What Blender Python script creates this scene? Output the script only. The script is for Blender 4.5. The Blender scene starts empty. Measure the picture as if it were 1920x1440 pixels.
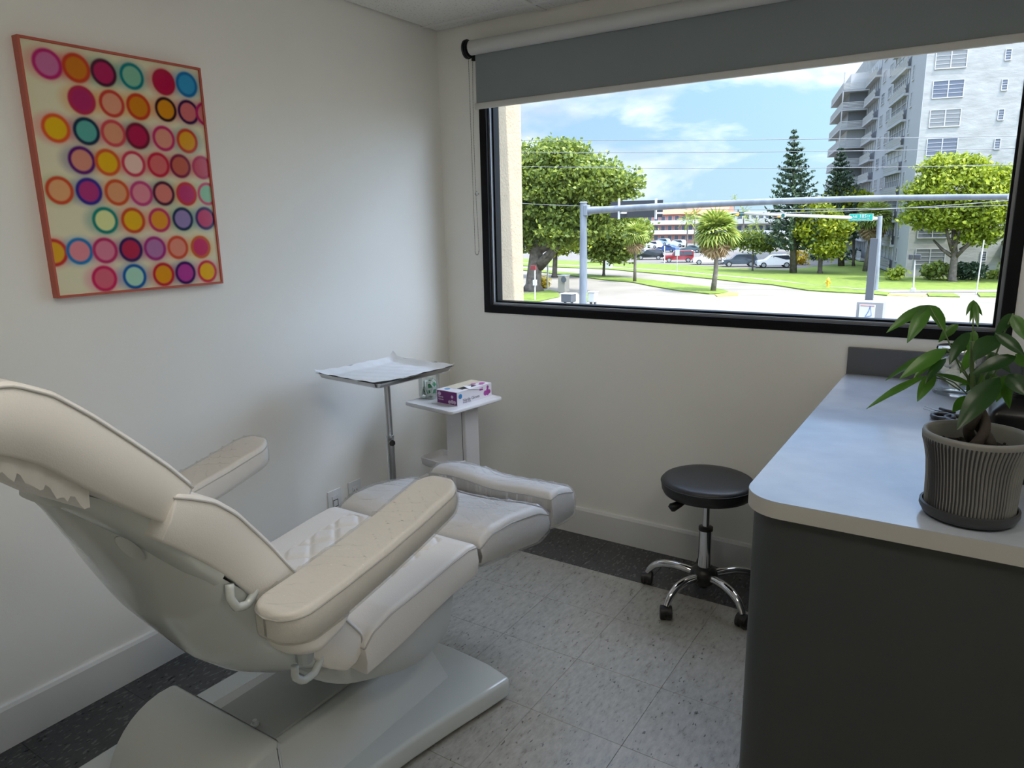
import bpy, bmesh, math, random
import numpy as np
from mathutils import Vector, Matrix
random.seed(7); rng = np.random.default_rng(7)
PI = math.pi
sc = bpy.context.scene
COL = sc.collection

# ------------------------------------------------------------------ camera
F, YAW, PITCH, ROLL = 1341.98, math.radians(-33.009), math.radians(12.689), math.radians(-1.125)
CAM = np.array([2.256, -2.883, 1.474])
_f = np.array([math.sin(YAW)*math.cos(PITCH), math.cos(YAW)*math.cos(PITCH), -math.sin(PITCH)])
_r0 = np.array([math.cos(YAW), -math.sin(YAW), 0.]); _u0 = np.cross(_r0, _f)
_r = math.cos(ROLL)*_r0 + math.sin(ROLL)*_u0; _u = -math.sin(ROLL)*_r0 + math.cos(ROLL)*_u0
cam = bpy.data.cameras.new('camera'); camo = bpy.data.objects.new('camera', cam); COL.objects.link(camo)
cam.sensor_width = 36; cam.lens = F/1920*36; cam.clip_start = .02; cam.clip_end = 3000
M = Matrix(((_r[0], _u[0], -_f[0], CAM[0]), (_r[1], _u[1], -_f[1], CAM[1]), (_r[2], _u[2], -_f[2], CAM[2]), (0, 0, 0, 1)))
camo.matrix_world = M
sc.camera = camo
def at(px, py, ax, v):            # a measured point: where the sight line meets the plane  axis ax = v
    d = _f + (px-960)/F*_r - (py-720)/F*_u
    return Vector(CAM + (v-CAM[ax])/d[ax]*d)
GZ = -4.9
def G(px, py, z=GZ): return at(px, py, 2, z)

# ------------------------------------------------------------------ view, world, sun
vs = sc.view_settings
sc.display_settings.display_device = 'sRGB'
vs.view_transform = 'Standard'; vs.look = 'None'; vs.gamma = 1; vs.use_curve_mapping = False
EXPOSURE = 0.85
vs.exposure = EXPOSURE
sc.cycles.use_denoising = True
sc.cycles.max_bounces = 12; sc.cycles.diffuse_bounces = 8; sc.cycles.transparent_max_bounces = 16
sc.cycles.caustics_reflective = False; sc.cycles.caustics_refractive = False
sc.cycles.sample_clamp_indirect = 6
SKY = .70; SUN = 3.9; FILL_LAMP = 5.0; GLOW = 15.0
w = bpy.data.worlds.new('sky'); sc.world = w; w.use_nodes = True
nt = w.node_tree; nt.nodes.clear()
def N(nt, t, **k):
    n = nt.nodes.new(t)
    for a, b in k.items():
        if a.startswith('i_'):
            n.inputs[a[2:].replace('_', ' ')].default_value = b
        else: setattr(n, a, b)
    return n
def ramp(nt, stops, interp='LINEAR'):
    n = nt.nodes.new('ShaderNodeValToRGB'); e = n.color_ramp.elements; n.color_ramp.interpolation = interp
    while len(e) < len(stops): e.new(.5)
    for s, (p, c) in zip(e, stops):
        s.position = p; s.color = (c, c, c, 1) if isinstance(c, (int, float)) else (*c, 1)
    return n
L = nt.links.new
tc = N(nt, 'ShaderNodeTexCoord'); sep = N(nt, 'ShaderNodeSeparateXYZ'); L(tc.outputs['Generated'], sep.inputs[0])
grad = ramp(nt, [(0, (.40, .58, .68)), (.10, (.33, .52, .69)), (.28, (.22, .40, .69)), (1, (.15, .31, .66))])
L(sep.outputs['Z'], grad.inputs[0])
mp = N(nt, 'ShaderNodeMapping'); mp.inputs['Scale'].default_value = (1.0, 1.0, 2.6); mp.inputs['Location'].default_value = (.55, .2, .0)
L(tc.outputs['Generated'], mp.inputs[0])
no = N(nt, 'ShaderNodeTexNoise', i_Scale=4.2, i_Detail=9.0, i_Roughness=.58, i_Distortion=.25)
L(mp.outputs[0], no.inputs['Vector'])
cr = ramp(nt, [(.475, 0.0), (.70, 1.0)]); L(no.outputs['Fac'], cr.inputs[0])
no2 = N(nt, 'ShaderNodeTexNoise', i_Scale=9.0, i_Detail=6.0); L(mp.outputs[0], no2.inputs['Vector'])
cc = ramp(nt, [(.35, (.55, .60, .70)), (.6, (1.0, 1.04, 1.10))]); L(no2.outputs['Fac'], cc.inputs[0])
mx = N(nt, 'ShaderNodeMix', data_type='RGBA'); L(cr.outputs[0], mx.inputs[0]); L(grad.outputs[0], mx.inputs[6]); L(cc.outputs[0], mx.inputs[7])
bg = N(nt, 'ShaderNodeBackground', i_Strength=SKY); # the sky brightens smoothly towards the sun, as a real hazy summer sky does
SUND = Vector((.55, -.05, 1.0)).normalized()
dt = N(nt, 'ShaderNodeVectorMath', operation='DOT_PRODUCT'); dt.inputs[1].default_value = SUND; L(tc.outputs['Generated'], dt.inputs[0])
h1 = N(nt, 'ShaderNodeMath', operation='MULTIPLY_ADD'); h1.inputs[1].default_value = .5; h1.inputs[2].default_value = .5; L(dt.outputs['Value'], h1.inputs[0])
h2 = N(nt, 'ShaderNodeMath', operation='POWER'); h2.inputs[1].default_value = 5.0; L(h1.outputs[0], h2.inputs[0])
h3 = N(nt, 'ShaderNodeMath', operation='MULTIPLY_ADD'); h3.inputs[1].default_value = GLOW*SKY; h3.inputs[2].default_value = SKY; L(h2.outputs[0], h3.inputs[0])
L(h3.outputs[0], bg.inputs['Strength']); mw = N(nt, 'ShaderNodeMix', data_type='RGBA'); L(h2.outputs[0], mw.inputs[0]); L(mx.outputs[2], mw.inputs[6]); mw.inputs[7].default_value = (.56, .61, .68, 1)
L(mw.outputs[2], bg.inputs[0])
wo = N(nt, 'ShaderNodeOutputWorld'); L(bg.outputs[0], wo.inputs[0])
sd = bpy.data.lights.new('sun', 'SUN'); sd.energy = SUN; sd.angle = .009; sd.color = (1, .95, .86)
so = bpy.data.objects.new('sun', sd); COL.objects.link(so); so.location = (10, -1, 30)
so.rotation_euler = Vector((.55, -.05, 1.0)).to_track_quat('Z', 'Y').to_euler()

# ------------------------------------------------------------------ object helpers
ORG = {}
def setp(o, label=None, cat=None, group=None, kind=None):
    if label: o['label'] = label
    if cat: o['category'] = cat
    if group: o['group'] = group
    if kind: o['kind'] = kind
    return o
def thing(name, label, cat, loc=(0, 0, 0), group=None, rotz=0):
    o = bpy.data.objects.new(name, None); COL.objects.link(o); o.location = loc; o.rotation_euler = (0, 0, rotz)
    o.empty_display_size = .05
    ORG[o.name] = Vector(loc) if not rotz else Vector((0, 0, 0))
    return setp(o, label, cat, group)
def obj(name, bm, mat, parent=None, smooth=False, label=None, cat=None, group=None, kind=None, angle=None):
    me = bpy.data.meshes.new(name)
    if isinstance(bm, tuple): me.from_pydata(bm[0], [], bm[1])
    else: bm.normal_update(); bm.to_mesh(me); bm.free()
    o = bpy.data.objects.new(name, me); COL.objects.link(o)
    for m in (mat if isinstance(mat, (list, tuple)) else [mat]): me.materials.append(m)
    if parent is not None: org = ORG[parent.name]
    else:
        n = len(me.vertices); a = np.empty(n*3, 'f'); me.vertices.foreach_get('co', a); a = a.reshape(-1, 3)
        org = Vector(((a[:, 0].min()+a[:, 0].max())/2, (a[:, 1].min()+a[:, 1].max())/2, a[:, 2].min()))
        o.location = org
    ORG[o.name] = org.copy()
    me.transform(Matrix.Translation(-org))
    if parent is not None: o.parent = parent
    if smooth:
        me.shade_smooth()
        if angle is not None: me.set_sharp_from_angle(angle=math.radians(angle))
    return setp(o, label, cat, group, kind)
def dup(root, loc=None, rotz=None, label=None, group=None, scale=None):
    r = root.copy(); COL.objects.link(r)
    if loc is not None: r.location = loc
    if rotz is not None: r.rotation_euler = (0, 0, rotz)
    if scale is not None: r.scale = (scale,)*3
    if label: r['label'] = label
    if group: r['group'] = group
    for ch in list(root.children):
        c = ch.copy(); COL.objects.link(c); c.parent = r
        for g in list(ch.children):
            d = g.copy(); COL.objects.link(d); d.parent = c
    return r
def BM(): return bmesh.new()
def box(bm, x0, x1, y0, y1, z0, z1, bev=0, seg=2, M=None):
    r = bmesh.ops.create_cube(bm, size=1)['verts']
    bmesh.ops.scale(bm, vec=(x1-x0, y1-y0, z1-z0), verts=r)
    bmesh.ops.translate(bm, vec=((x0+x1)/2, (y0+y1)/2, (z0+z1)/2), verts=r)
    if bev:
        es = list({e for v in r for e in v.link_edges})
        nb = bmesh.ops.bevel(bm, geom=es, offset=bev, segments=seg, affect='EDGES', profile=.5)
        r = list({v for f in nb['faces'] for v in f.verts} | {v for v in r if v.is_valid})
    if M is not None: bmesh.ops.transform(bm, matrix=M, verts=r)
    return r
def tube(bm, pts, r, n=8, cap=True):
    pts = [Vector(p) for p in pts]; rs = r if isinstance(r, (list, tuple)) else [r]*len(pts)
    rings = []; ref = None
    for i, p in enumerate(pts):
        t = (pts[min(i+1, len(pts)-1)] - pts[max(i-1, 0)])
        if t.length < 1e-9: t = Vector((0, 0, 1))
        t.normalize()
        if ref is None:
            ref = t.cross(Vector((0, 0, 1)));
            if ref.length < .05: ref = t.cross(Vector((1, 0, 0)))
        a = (ref - t*ref.dot(t)); a = a.normalized() if a.length > 1e-6 else t.orthogonal().normalized(); b = t.cross(a); ref = a
        rings.append([bm.verts.new(p + (a*math.cos(2*PI*k/n)+b*math.sin(2*PI*k/n))*rs[i]) for k in range(n)])
    for A, B in zip(rings, rings[1:]):
        for k in range(n): bm.faces.new((A[k], A[(k+1) % n], B[(k+1) % n], B[k]))
    if cap: bm.faces.new(rings[0][::-1]); bm.faces.new(rings[-1])
    return rings
def lathe(bm, prof, c=(0, 0, 0), n=32, closed=False):
    rings = []
    for r, z in prof:
        if r < 1e-6: rings.append([bm.verts.new((c[0], c[1], c[2]+z))])
        else: rings.append([bm.verts.new((c[0]+r*math.cos(2*PI*k/n), c[1]+r*math.sin(2*PI*k/n), c[2]+z)) for k in range(n)])
    for A, B in zip(rings, rings[1:]):
        for k in range(n):
            k2 = (k+1) % n
            if len(A) == 1 and len(B) == 1: continue
            if len(A) == 1: bm.faces.new((A[0], B[k], B[k2])[::-1])
            elif len(B) == 1: bm.faces.new((A[k], A[k2], B[0]))
            else: bm.faces.new((A[k], A[k2], B[k2], B[k]))
def prism(bm, pts, f0, f1, bev=0, seg=3, minang=25):
    """closed outline pts (2-D) swept from f0(p) to f1(p)"""
    A = [bm.verts.new(f0(p)) for p in pts]; B = [bm.verts.new(f1(p)) for p in pts]; n = len(pts)
    fs = [bm.faces.new(A), bm.faces.new(B[::-1])]
    for k in range(n): fs.append(bm.faces.new((A[k], B[k], B[(k+1) % n], A[(k+1) % n])))
    bmesh.ops.recalc_face_normals(bm, faces=fs)
    if bev:
        es = [e for e in {e for f in fs for e in f.edges} if len(e.link_faces) == 2 and e.calc_face_angle(0) > math.radians(minang)]
        bmesh.ops.bevel(bm, geom=es, offset=bev, segments=seg, affect='EDGES', profile=.5)
def resamp(P, n):
    P = np.array(P, float); d = np.r_[0, np.cumsum(np.linalg.norm(np.diff(P, axis=0), axis=1))]
    # smooth spline through the points
    t = np.linspace(0, d[-1], 200); Q = np.stack([np.interp(t, d, P[:, k]) for k in range(P.shape[1])], 1)
    for _ in range(10):
        Q[1:-1] = (Q[:-2]+2*Q[1:-1]+Q[2:])/4
    d = np.r_[0, np.cumsum(np.linalg.norm(np.diff(Q, axis=0), axis=1))]
    u = n if not isinstance(n, int) else np.linspace(0, 1, n)
    return np.stack([np.interp(np.asarray(u)*d[-1], d, Q[:, k]) for k in range(P.shape[1])], 1), d[-1]
def cushion(x0, x1, T, B, r=.025, plan=0, extra=None, ns=40, nx=28, grow=0, wob=0):
    """padded slab between the (y,z) curves T (top) and B (underside); returns bmesh and the two rim polylines"""
    def dense(n): u = np.linspace(0, 1, n); return .55*(.5-.5*np.cos(PI*u))+.45*u
    us, ux = dense(ns), dense(nx)
    Tp, LT = resamp(T, us); Bp, _ = resamp(B, us)
    nrm = Tp-Bp; nrm /= np.linalg.norm(nrm, axis=1)[:, None]
    xc, hw = (x0+x1)/2, (x1-x0)/2+grow
    def drop(d, r): d = np.clip(d, 0, r); return r-np.sqrt(np.maximum(r*r-(r-d)**2, 0))
    bm = BM(); top = []; bot = []
    for i, u in enumerate(us):
        de = min(u, 1-u)*LT
        h = hw - (drop(de, plan) if plan else 0)
        if plan: h = max(h, .004)
        rt, rb = [], []
        for j, v in enumerate(ux):
            x = xc + (2*v-1)*h; dx = min(v, 1-v)*2*h
            dr = drop(min(dx, de) if min(dx, de) < r else r, r)
            if dx < r and de < r: dr = min(r, math.hypot(drop(dx, r), drop(de, r)))
            e = extra(x, u, min(dx, de)) if extra else 0
            k = e-dr+grow
            if wob:
                s_ = u*LT; w1 = 1-abs(math.sin(s_*58+x*19+2.2*math.sin(x*23+s_*9))); w2 = 1-abs(math.sin(s_*37-x*31+1.7*math.sin(s_*31)+1))
                k += wob*(w1**4*1.5+w2**5*1.2)*min(1, min(dx, de)/.015+.15)
            rt.append(bm.verts.new((x, Tp[i, 0]+nrm[i, 0]*k, Tp[i, 1]+nrm[i, 1]*k)))
            kb = dr*.6-grow
            rb.append(bm.verts.new((x, Bp[i, 0]+nrm[i, 0]*kb, Bp[i, 1]+nrm[i, 1]*kb)))
        top.append(rt); bot.append(rb)
    fs = []
    for i in range(ns-1):
        for j in range(nx-1):
            fs.append(bm.faces.new((top[i][j], top[i][j+1], top[i+1][j+1], top[i+1][j])))
            fs.append(bm.faces.new((bot[i][j], bot[i+1][j], bot[i+1][j+1], bot[i][j+1])))
    def rim(g): return [g[0][j] for j in range(nx)] + [g[i][-1] for i in range(1, ns)] + [g[-1][j] for j in range(nx-2, -1, -1)] + [g[i][0] for i in range(ns-2, 0, -1)]
    a, b = rim(top), rim(bot); n = len(a)
    # middle ring bulges a little
    mid = [bm.verts.new((p.co+q.co)/2 + (Vector((math.copysign(1, p.co.x-xc), 0, 0))*.006 if abs(abs(p.co.x-xc)-hw) < .01 else Vector((0, 0, 0)))) for p, q in zip(a, b)]
    for k in range(n):
        k2 = (k+1) % n
        fs.append(bm.faces.new((a[k2], a[k], mid[k], mid[k2]))); fs.append(bm.faces.new((mid[k2], mid[k], b[k], b[k2])))
    bmesh.ops.recalc_face_normals(bm, faces=fs)
    # rim line for the piping
    pipe = []
    for k in range(n): pipe.append(a[k].co.copy())
    return bm, pipe
def piping(name, pipe, mat, parent, r=.0024, lift=.003, inset=.0):
    c = sum(pipe, Vector())/len(pipe)
    pts = [p.copy() for p in pipe]
    # drop duplicates
    out = [pts[0]]
    for p in pts[1:]:
        if (p-out[-1]).length > .004: out.append(p)
    out.append(out[0].copy())
    out = [p+Vector((0, 0, lift)) for p in out]
    bm = BM(); tube(bm, out, r, 6, cap=False)
    return obj(name, bm, mat, parent, smooth=True)

# ------------------------------------------------------------------ materials
def mat(name, col, rough=.5, metal=0, bump=0, bscale=50, bdetail=4, spec=None, coat=0, var=0, vscale=4, trans=None, alpha=None, emit=None, stretch=None, ior=None, sub=0):
    m = bpy.data.materials.new(name); m.use_nodes = True; nt = m.node_tree; b = nt.nodes['Principled BSDF']; L = nt.links.new
    b.inputs['Base Color'].default_value = (*col, 1); b.inputs['Roughness'].default_value = rough; b.inputs['Metallic'].default_value = metal
    if spec is not None: b.inputs['Specular IOR Level'].default_value = spec
    if coat: b.inputs['Coat Weight'].default_value = coat; b.inputs['Coat Roughness'].default_value = .08
    if trans: b.inputs['Transmission Weight'].default_value = trans
    if ior: b.inputs['IOR'].default_value = ior
    if emit: b.inputs['Emission Color'].default_value = (*emit[0], 1); b.inputs['Emission Strength'].default_value = emit[1]
    tc = N(nt, 'ShaderNodeTexCoord'); mp = N(nt, 'ShaderNodeMapping'); L(tc.outputs['Object'], mp.inputs[0])
    if stretch: mp.inputs['Scale'].default_value = stretch
    n = N(nt, 'ShaderNodeTexNoise', i_Scale=float(vscale), i_Detail=5.0); L(mp.outputs[0], n.inputs['Vector'])
    mixc = N(nt, 'ShaderNodeMix', data_type='RGBA', blend_type='MULTIPLY'); mixc.inputs[0].default_value = 1
    mixc.inputs[6].default_value = (*col, 1)
    v = var if var else .03
    r = ramp(nt, [(.3, 1-v), (.7, 1.0)]); L(n.outputs['Fac'], r.inputs[0]); L(r.outputs[0], mixc.inputs[7]); L(mixc.outputs[2], b.inputs['Base Color'])
    if bump:
        n2 = N(nt, 'ShaderNodeTexNoise', i_Scale=float(bscale), i_Detail=float(bdetail)); L(mp.outputs[0], n2.inputs['Vector'])
        bp = N(nt, 'ShaderNodeBump', i_Strength=min(bump, 1.0), i_Distance=.004); L(n2.outputs['Fac'], bp.inputs['Height']); L(bp.outputs[0], b.inputs['Normal'])
    return m
def s2l(*c): return tuple(((v/255)/12.92 if v/255 <= .04045 else (((v/255)+.055)/1.055)**2.4) for v in c)
M_ = {}
M_['wall'] = mat('painted drywall', (.89, .88, .835), .55, bump=.06, bscale=220, var=.02)
M_['trimw'] = mat('white trim paint', (.80, .80, .79), .35)
M_['ceil_grid'] = mat('ceiling grid metal', (.75, .74, .72), .4)
M_['stucco'] = mat('cream stucco', (.44, .37, .265), .9, bump=.9, bscale=90, bdetail=8, var=.12, vscale=12)
M_['blackfr'] = mat('black window frame', (.002, .002, .003), .5, spec=.2)
M_['silverfr'] = mat('grey aluminium bead', (.28, .29, .31), .35, metal=.6)
M_['bfab'] = mat('grey blind fabric', (.24, .27, .28), .85, bump=.12, bscale=900)
M_['brail'] = mat('pale blind rail', (.62, .61, .58), .5)
M_['rollw'] = mat('pale blind tube', (.62, .62, .60), .6)
M_['chain'] = mat('dark bead chain', (.22, .20, .18), .4, metal=.4)
M_['clear'] = mat('clear plastic', (.95, .95, .95), .1, trans=.9)
M_['pvc'] = mat('off white upholstery', (.84, .815, .785), .36, bump=.14, bscale=420, bdetail=2, var=.03)
M_['pipe'] = mat('grey piping', (.55, .54, .53), .5)
M_['shell'] = mat('glossy white shell', (.62, .66, .655), .16, coat=.5)
M_['shell2'] = mat('satin white base', (.63, .66, .665), .35)
M_['chrome'] = mat('chrome', (.75, .75, .76), .09, metal=1)
M_['steel'] = mat('brushed steel', (.52, .53, .54), .28, metal=1, bump=.05, bscale=300, stretch=(1, 1, 8))
M_['tray'] = mat('tray steel', (.62, .63, .64), .22, metal=1)
M_['black'] = mat('black plastic', (.012, .012, .013), .4)
M_['blackseat'] = mat('black vinyl', (.018, .019, .021), .42, bump=.1, bscale=500)
M_['countertop'] = mat('grey laminate', (.45, .49, .56), .26, bump=.03, bscale=35, var=.16, vscale=9, coat=.5)
M_['cedge'] = mat('pale laminate edge', (.42, .41, .38), .5)
M_['cabinet'] = mat('charcoal laminate', (.040, .046, .046), .42, var=.06)
M_['splash'] = mat('grey backsplash', (.10, .105, .115), .45)
M_['trolley'] = mat('white moulded plastic', (.70, .69, .70), .4)
M_['paper'] = mat('white tray paper', (.82, .84, .86), .7, bump=.2, bscale=60)
M_['outlet'] = mat('white outlet plastic', (.74, .75, .76), .35)
M_['dark'] = mat('dark slot', (.03, .03, .03), .6)
M_['soil'] = mat('dark potting soil', (.02, .015, .012), .9, bump=1, bscale=60)
M_['saucer'] = mat('charcoal ceramic', (.035, .037, .04), .45)
M_['stem'] = mat('green stem', (.10, .16, .05), .5)
M_['trunk'] = mat('brown trunk', (.035, .026, .02), .8, bump=.8, bscale=60)
M_['frame_o'] = mat('terracotta red frame', (.50, .105, .065), .42)
M_['cotton'] = mat('white cotton', (.85, .85, .85), .9, bump=.6, bscale=80)

def glassy(name, tint=(.97, .985, .98), base=.04, k=.55, rough=.02, bump=0, bscale=20, stretch=None, dens=0.0, dcol=(.9, .9, .9)):
    """thin sheet: see-through with Fresnel gloss"""
    m = bpy.data.materials.new(name); m.use_nodes = True; nt = m.node_tree; nt.nodes.clear(); L = nt.links.new
    o = N(nt, 'ShaderNodeOutputMaterial'); t = N(nt, 'ShaderNodeBsdfTransparent'); t.inputs[0].default_value = (*tint, 1)
    g = N(nt, 'ShaderNodeBsdfGlossy', i_Roughness=rough); fr = N(nt, 'ShaderNodeFresnel', i_IOR=1.45)
    ma = N(nt, 'ShaderNodeMath', operation='MULTIPLY_ADD'); ma.inputs[1].default_value = k; ma.inputs[2].default_value = base
    L(fr.outputs[0], ma.inputs[0]); mx = N(nt, 'ShaderNodeMixShader'); L(ma.outputs[0], mx.inputs[0]); L(t.outputs[0], mx.inputs[1]); L(g.outputs[0], mx.inputs[2])
    out = mx
    if dens:
        df = N(nt, 'ShaderNodeBsdfDiffuse'); df.inputs[0].default_value = (*dcol, 1)
        m2 = N(nt, 'ShaderNodeMixShader'); m2.inputs[0].default_value = dens; L(mx.outputs[0], m2.inputs[1]); L(df.outputs[0], m2.inputs[2]); out = m2
    if bump:
        tc = N(nt, 'ShaderNodeTexCoord'); mp = N(nt, 'ShaderNodeMapping'); L(tc.outputs['Object'], mp.inputs[0])
        if stretch: mp.inputs['Scale'].default_value = stretch
        n = N(nt, 'ShaderNodeTexNoise', i_Scale=float(bscale), i_Detail=3.0, i_Distortion=1.2); L(mp.outputs[0], n.inputs['Vector'])
        rr = ramp(nt, [(.35, 0.), (.5, 1.), (.65, 0.)]); L(n.outputs['Fac'], rr.inputs[0])
        bp = N(nt, 'ShaderNodeBump', i_Strength=bump, i_Distance=.006); L(rr.outputs[0], bp.inputs['Height']); L(bp.outputs[0], g.inputs['Normal'])
    L(out.outputs[0], o.inputs[0])
    return m
M_['glass'] = glassy('window glass', (.99, .99, .99), 0.0, .15, 0.0)
M_['jarglass'] = glassy('jar glass', (.97, .985, .98), .01, .45, .02)
M_['film'] = glassy('plastic film', (.995, .995, .995), .06, .35, .07, bump=1.0, bscale=10, stretch=(1, 3.2, 3.2), dens=.05, dcol=(.9, .9, .9))
M_['filmarm'] = glassy('plastic film on arm', (.98, .975, .96), .035, .25, .12, bump=1.0, bscale=10, stretch=(.7, 3.4, 3.4), dens=.04, dcol=(.85, .84, .80))

def tile_mat(name, base, c2, fleck, fdens, fl2=None):
    m = bpy.data.materials.new(name); m.use_nodes = True; nt = m.node_tree; b = nt.nodes['Principled BSDF']; L = nt.links.new
    tc = N(nt, 'ShaderNodeTexCoord'); oi = N(nt, 'ShaderNodeObjectInfo')
    ad = N(nt, 'ShaderNodeVectorMath', operation='ADD'); cb = N(nt, 'ShaderNodeCombineXYZ')
    mu = N(nt, 'ShaderNodeMath', operation='MULTIPLY'); mu.inputs[1].default_value = 37.0; L(oi.outputs['Random'], mu.inputs[0])
    L(mu.outputs[0], cb.inputs[2]); L(tc.outputs['Object'], ad.inputs[0]); L(cb.outputs[0], ad.inputs[1])
    mp = N(nt, 'ShaderNodeMapping'); mp.inputs['Rotation'].default_value = (0, 0, math.radians(12)); mp.inputs['Scale'].default_value = (2.6, 1, 1); L(ad.outputs[0], mp.inputs[0])
    n1 = N(nt, 'ShaderNodeTexNoise', i_Scale=26.0, i_Detail=6.0, i_Roughness=.7); L(mp.outputs[0], n1.inputs['Vector'])
    r1 = ramp(nt, [(.35, base), (.65, c2)]); L(n1.outputs['Fac'], r1.inputs[0])
    n2 = N(nt, 'ShaderNodeTexNoise', i_Scale=42.0, i_Detail=2.0, i_Roughness=.4); L(mp.outputs[0], n2.inputs['Vector'])
    r2 = ramp(nt, [(fdens, 0.), (fdens+.025, 1.)]); L(n2.outputs['Fac'], r2.inputs[0])
    mx = N(nt, 'ShaderNodeMix', data_type='RGBA'); L(r2.outputs[0], mx.inputs[0]); L(r1.outputs[0], mx.inputs[6]); mx.inputs[7].default_value = (*fleck, 1)
    L(mx.outputs[2], b.inputs['Base Color']); b.inputs['Roughness'].default_value = .33
    rr = ramp(nt, [(.3, .24), (.7, .42)]); L(n1.outputs['Fac'], rr.inputs[0]); L(rr.outputs[0], b.inputs['Roughness'])
    bp = N(nt, 'ShaderNodeBump', i_Strength=.15, i_Distance=.001); L(n1.outputs['Fac'], bp.inputs['Height']); L(bp.outputs[0], b.inputs['Normal'])
    return m
M_['tileL'] = tile_mat('pale vinyl tile', (.30, .29, .26), (.43, .42, .385), (.12, .11, .10), .70)
M_['tileD'] = tile_mat('charcoal vinyl tile', (.035, .037, .04), (.065, .067, .07), (.15, .15, .15), .61)
def acoustic():
    m = mat('acoustic ceiling tile', (.70, .69, .66), .9); nt = m.node_tree; b = nt.nodes['Principled BSDF']; L = nt.links.new
    tc = N(nt, 'ShaderNodeTexCoord'); n = N(nt, 'ShaderNodeTexNoise', i_Scale=110.0, i_Detail=2.0); L(tc.outputs['Object'], n.inputs['Vector'])
    r = ramp(nt, [(.60, 1.), (.68, .62)]); L(n.outputs['Fac'], r.inputs[0])
    mx = N(nt, 'ShaderNodeMix', data_type='RGBA', blend_type='MULTIPLY'); mx.inputs[0].default_value = 1; mx.inputs[6].default_value = (.74, .73, .70, 1); L(r.outputs[0], mx.inputs[7])
    L(mx.outputs[2], b.inputs['Base Color']); bp = N(nt, 'ShaderNodeBump', i_Strength=.5, i_Distance=.003); L(r.outputs[0], bp.inputs['Height']); L(bp.outputs[0], b.inputs['Normal'])
    return m
M_['acoustic'] = acoustic()

# ================================================================== ROOM
RX, RY, H = 3.35, -4.4, 2.353
T = .3048
def struct(name, bm, m, parent=None, **k): return obj(name, bm, m, parent, kind=None if parent else 'structure', **k)
b = BM(); box(b, -.12, RX+.12, RY-.12, .12, -.14, -.006); floor = struct('floor', b, M_['dark'])
# vinyl tiles, each its own piece; a charcoal row runs along the walls
d0 = .3145
tbm = BM(); box(tbm, -T/2+.0004, T/2-.0004, -T/2+.0004, T/2-.0004, -.006, 0, .0007, 1)
tme = bpy.data.meshes.new('floor_tile'); tbm.to_mesh(tme); tbm.free(); tme.materials.append(M_['tileL'])
tmd = tme.copy(); tmd.materials.clear(); tmd.materials.append(M_['tileD'])
forg = ORG[floor.name]
ny = 14
for i in range(-1, 10):
    for j in range(-1, ny):
        x0 = d0 + i*T; y1 = -d0 - j*T
        dark = (i < 0 or j < 0)
        xa, xb = (0, d0) if i < 0 else (x0, x0+T)
        ya, yb = (-d0, 0) if j < 0 else (y1-T, y1)
        if xa >= RX or ya < RY-.3: continue
        o = bpy.data.objects.new('floor_tile', tmd if dark else tme); COL.objects.link(o); o.parent = floor
        o.location = Vector(((xa+xb)/2, (ya+yb)/2, 0)) - forg
        o.scale = ((xb-xa)/T, (yb-ya)/T, 1)
b = BM(); box(b, -.12, RX+.12, RY-.12, .12, H+.03, H+.18); ceil = struct('ceiling', b, M_['acoustic'])
corg = ORG[ceil.name]
gx0, gy0 = .585, -.105
xs = [0]+[gx0+.61*k for k in range(5)]+[RX]; ys = [0]+[gy0-.61*k for k in range(8)]+[RY]
xs = [x for x in xs if x <= RX]; ys = [y for y in ys if y >= RY]
lights = [(2, 4), (2, 5), (3, 4), (3, 5)]
for i in range(len(xs)-1):
    for j in range(len(ys)-1):
        if xs[i+1]-xs[i] < .03 or ys[j]-ys[j+1] < .03: continue
        if (i, j) in [(2, 4), (4, 4)]: continue
        b = BM(); dz = .004*random.random()
        box(b, xs[i]+.011, xs[i+1]-.011, ys[j+1]+.011, ys[j]-.011, H+.002+dz, H+.014+dz, .002, 1)
        obj('ceiling_tile', b, M_['acoustic'], ceil)
for x in xs[1:-1]:
    b = BM(); box(b, x-.012, x+.012, RY, 0, H-.001, H+.006); obj('ceiling_grid_bar', b, M_['ceil_grid'], ceil)
for y in ys[1:-1]:
    b = BM(); box(b, 0, RX, y-.012, y+.012, H-.0005, H+.006); obj('ceiling_grid_bar', b, M_['ceil_grid'], ceil)
# walls
b = BM(); box(b, -.12, 0, RY-.12, .07, 0, H+.16); wl = struct('wall_left', b, M_['wall'])
b = BM(); box(b, RX, RX+.12, RY-.12, .07, 0, H+.16); struct('wall_right', b, M_['wall'])
b = BM(); box(b, 0, RX, RY-.12, RY, 0, H+.16); struct('wall_rear', b, M_['wall'])
WX0, WX1, WZ0, WZ1 = .233, 2.372, 1.047, 2.17
b = BM()
box(b, 0, WX0, 0, .07, 0, H+.16); box(b, WX1, RX, 0, .07, 0, H+.16); box(b, WX0, WX1, 0, .07, 0, WZ0); box(b, WX0, WX1, 0, .07, WZ1, H+.16)
struct('wall_window', b, M_['wall'])
# outside of the wall: cream stucco with a fin at each side of the window recess
b = BM()
box(b, -.5, .268, .07, .305, GZ, 3.0); box(b, WX1+.02, RX+.5, .07, .305, GZ, 3.0); box(b, .268, WX1+.02, .07, .20, GZ, WZ0-.01); box(b, .268, WX1+.02, .075, .12, WZ1, 3.0)
struct('wall_outside', b, M_['stucco'])
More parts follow.
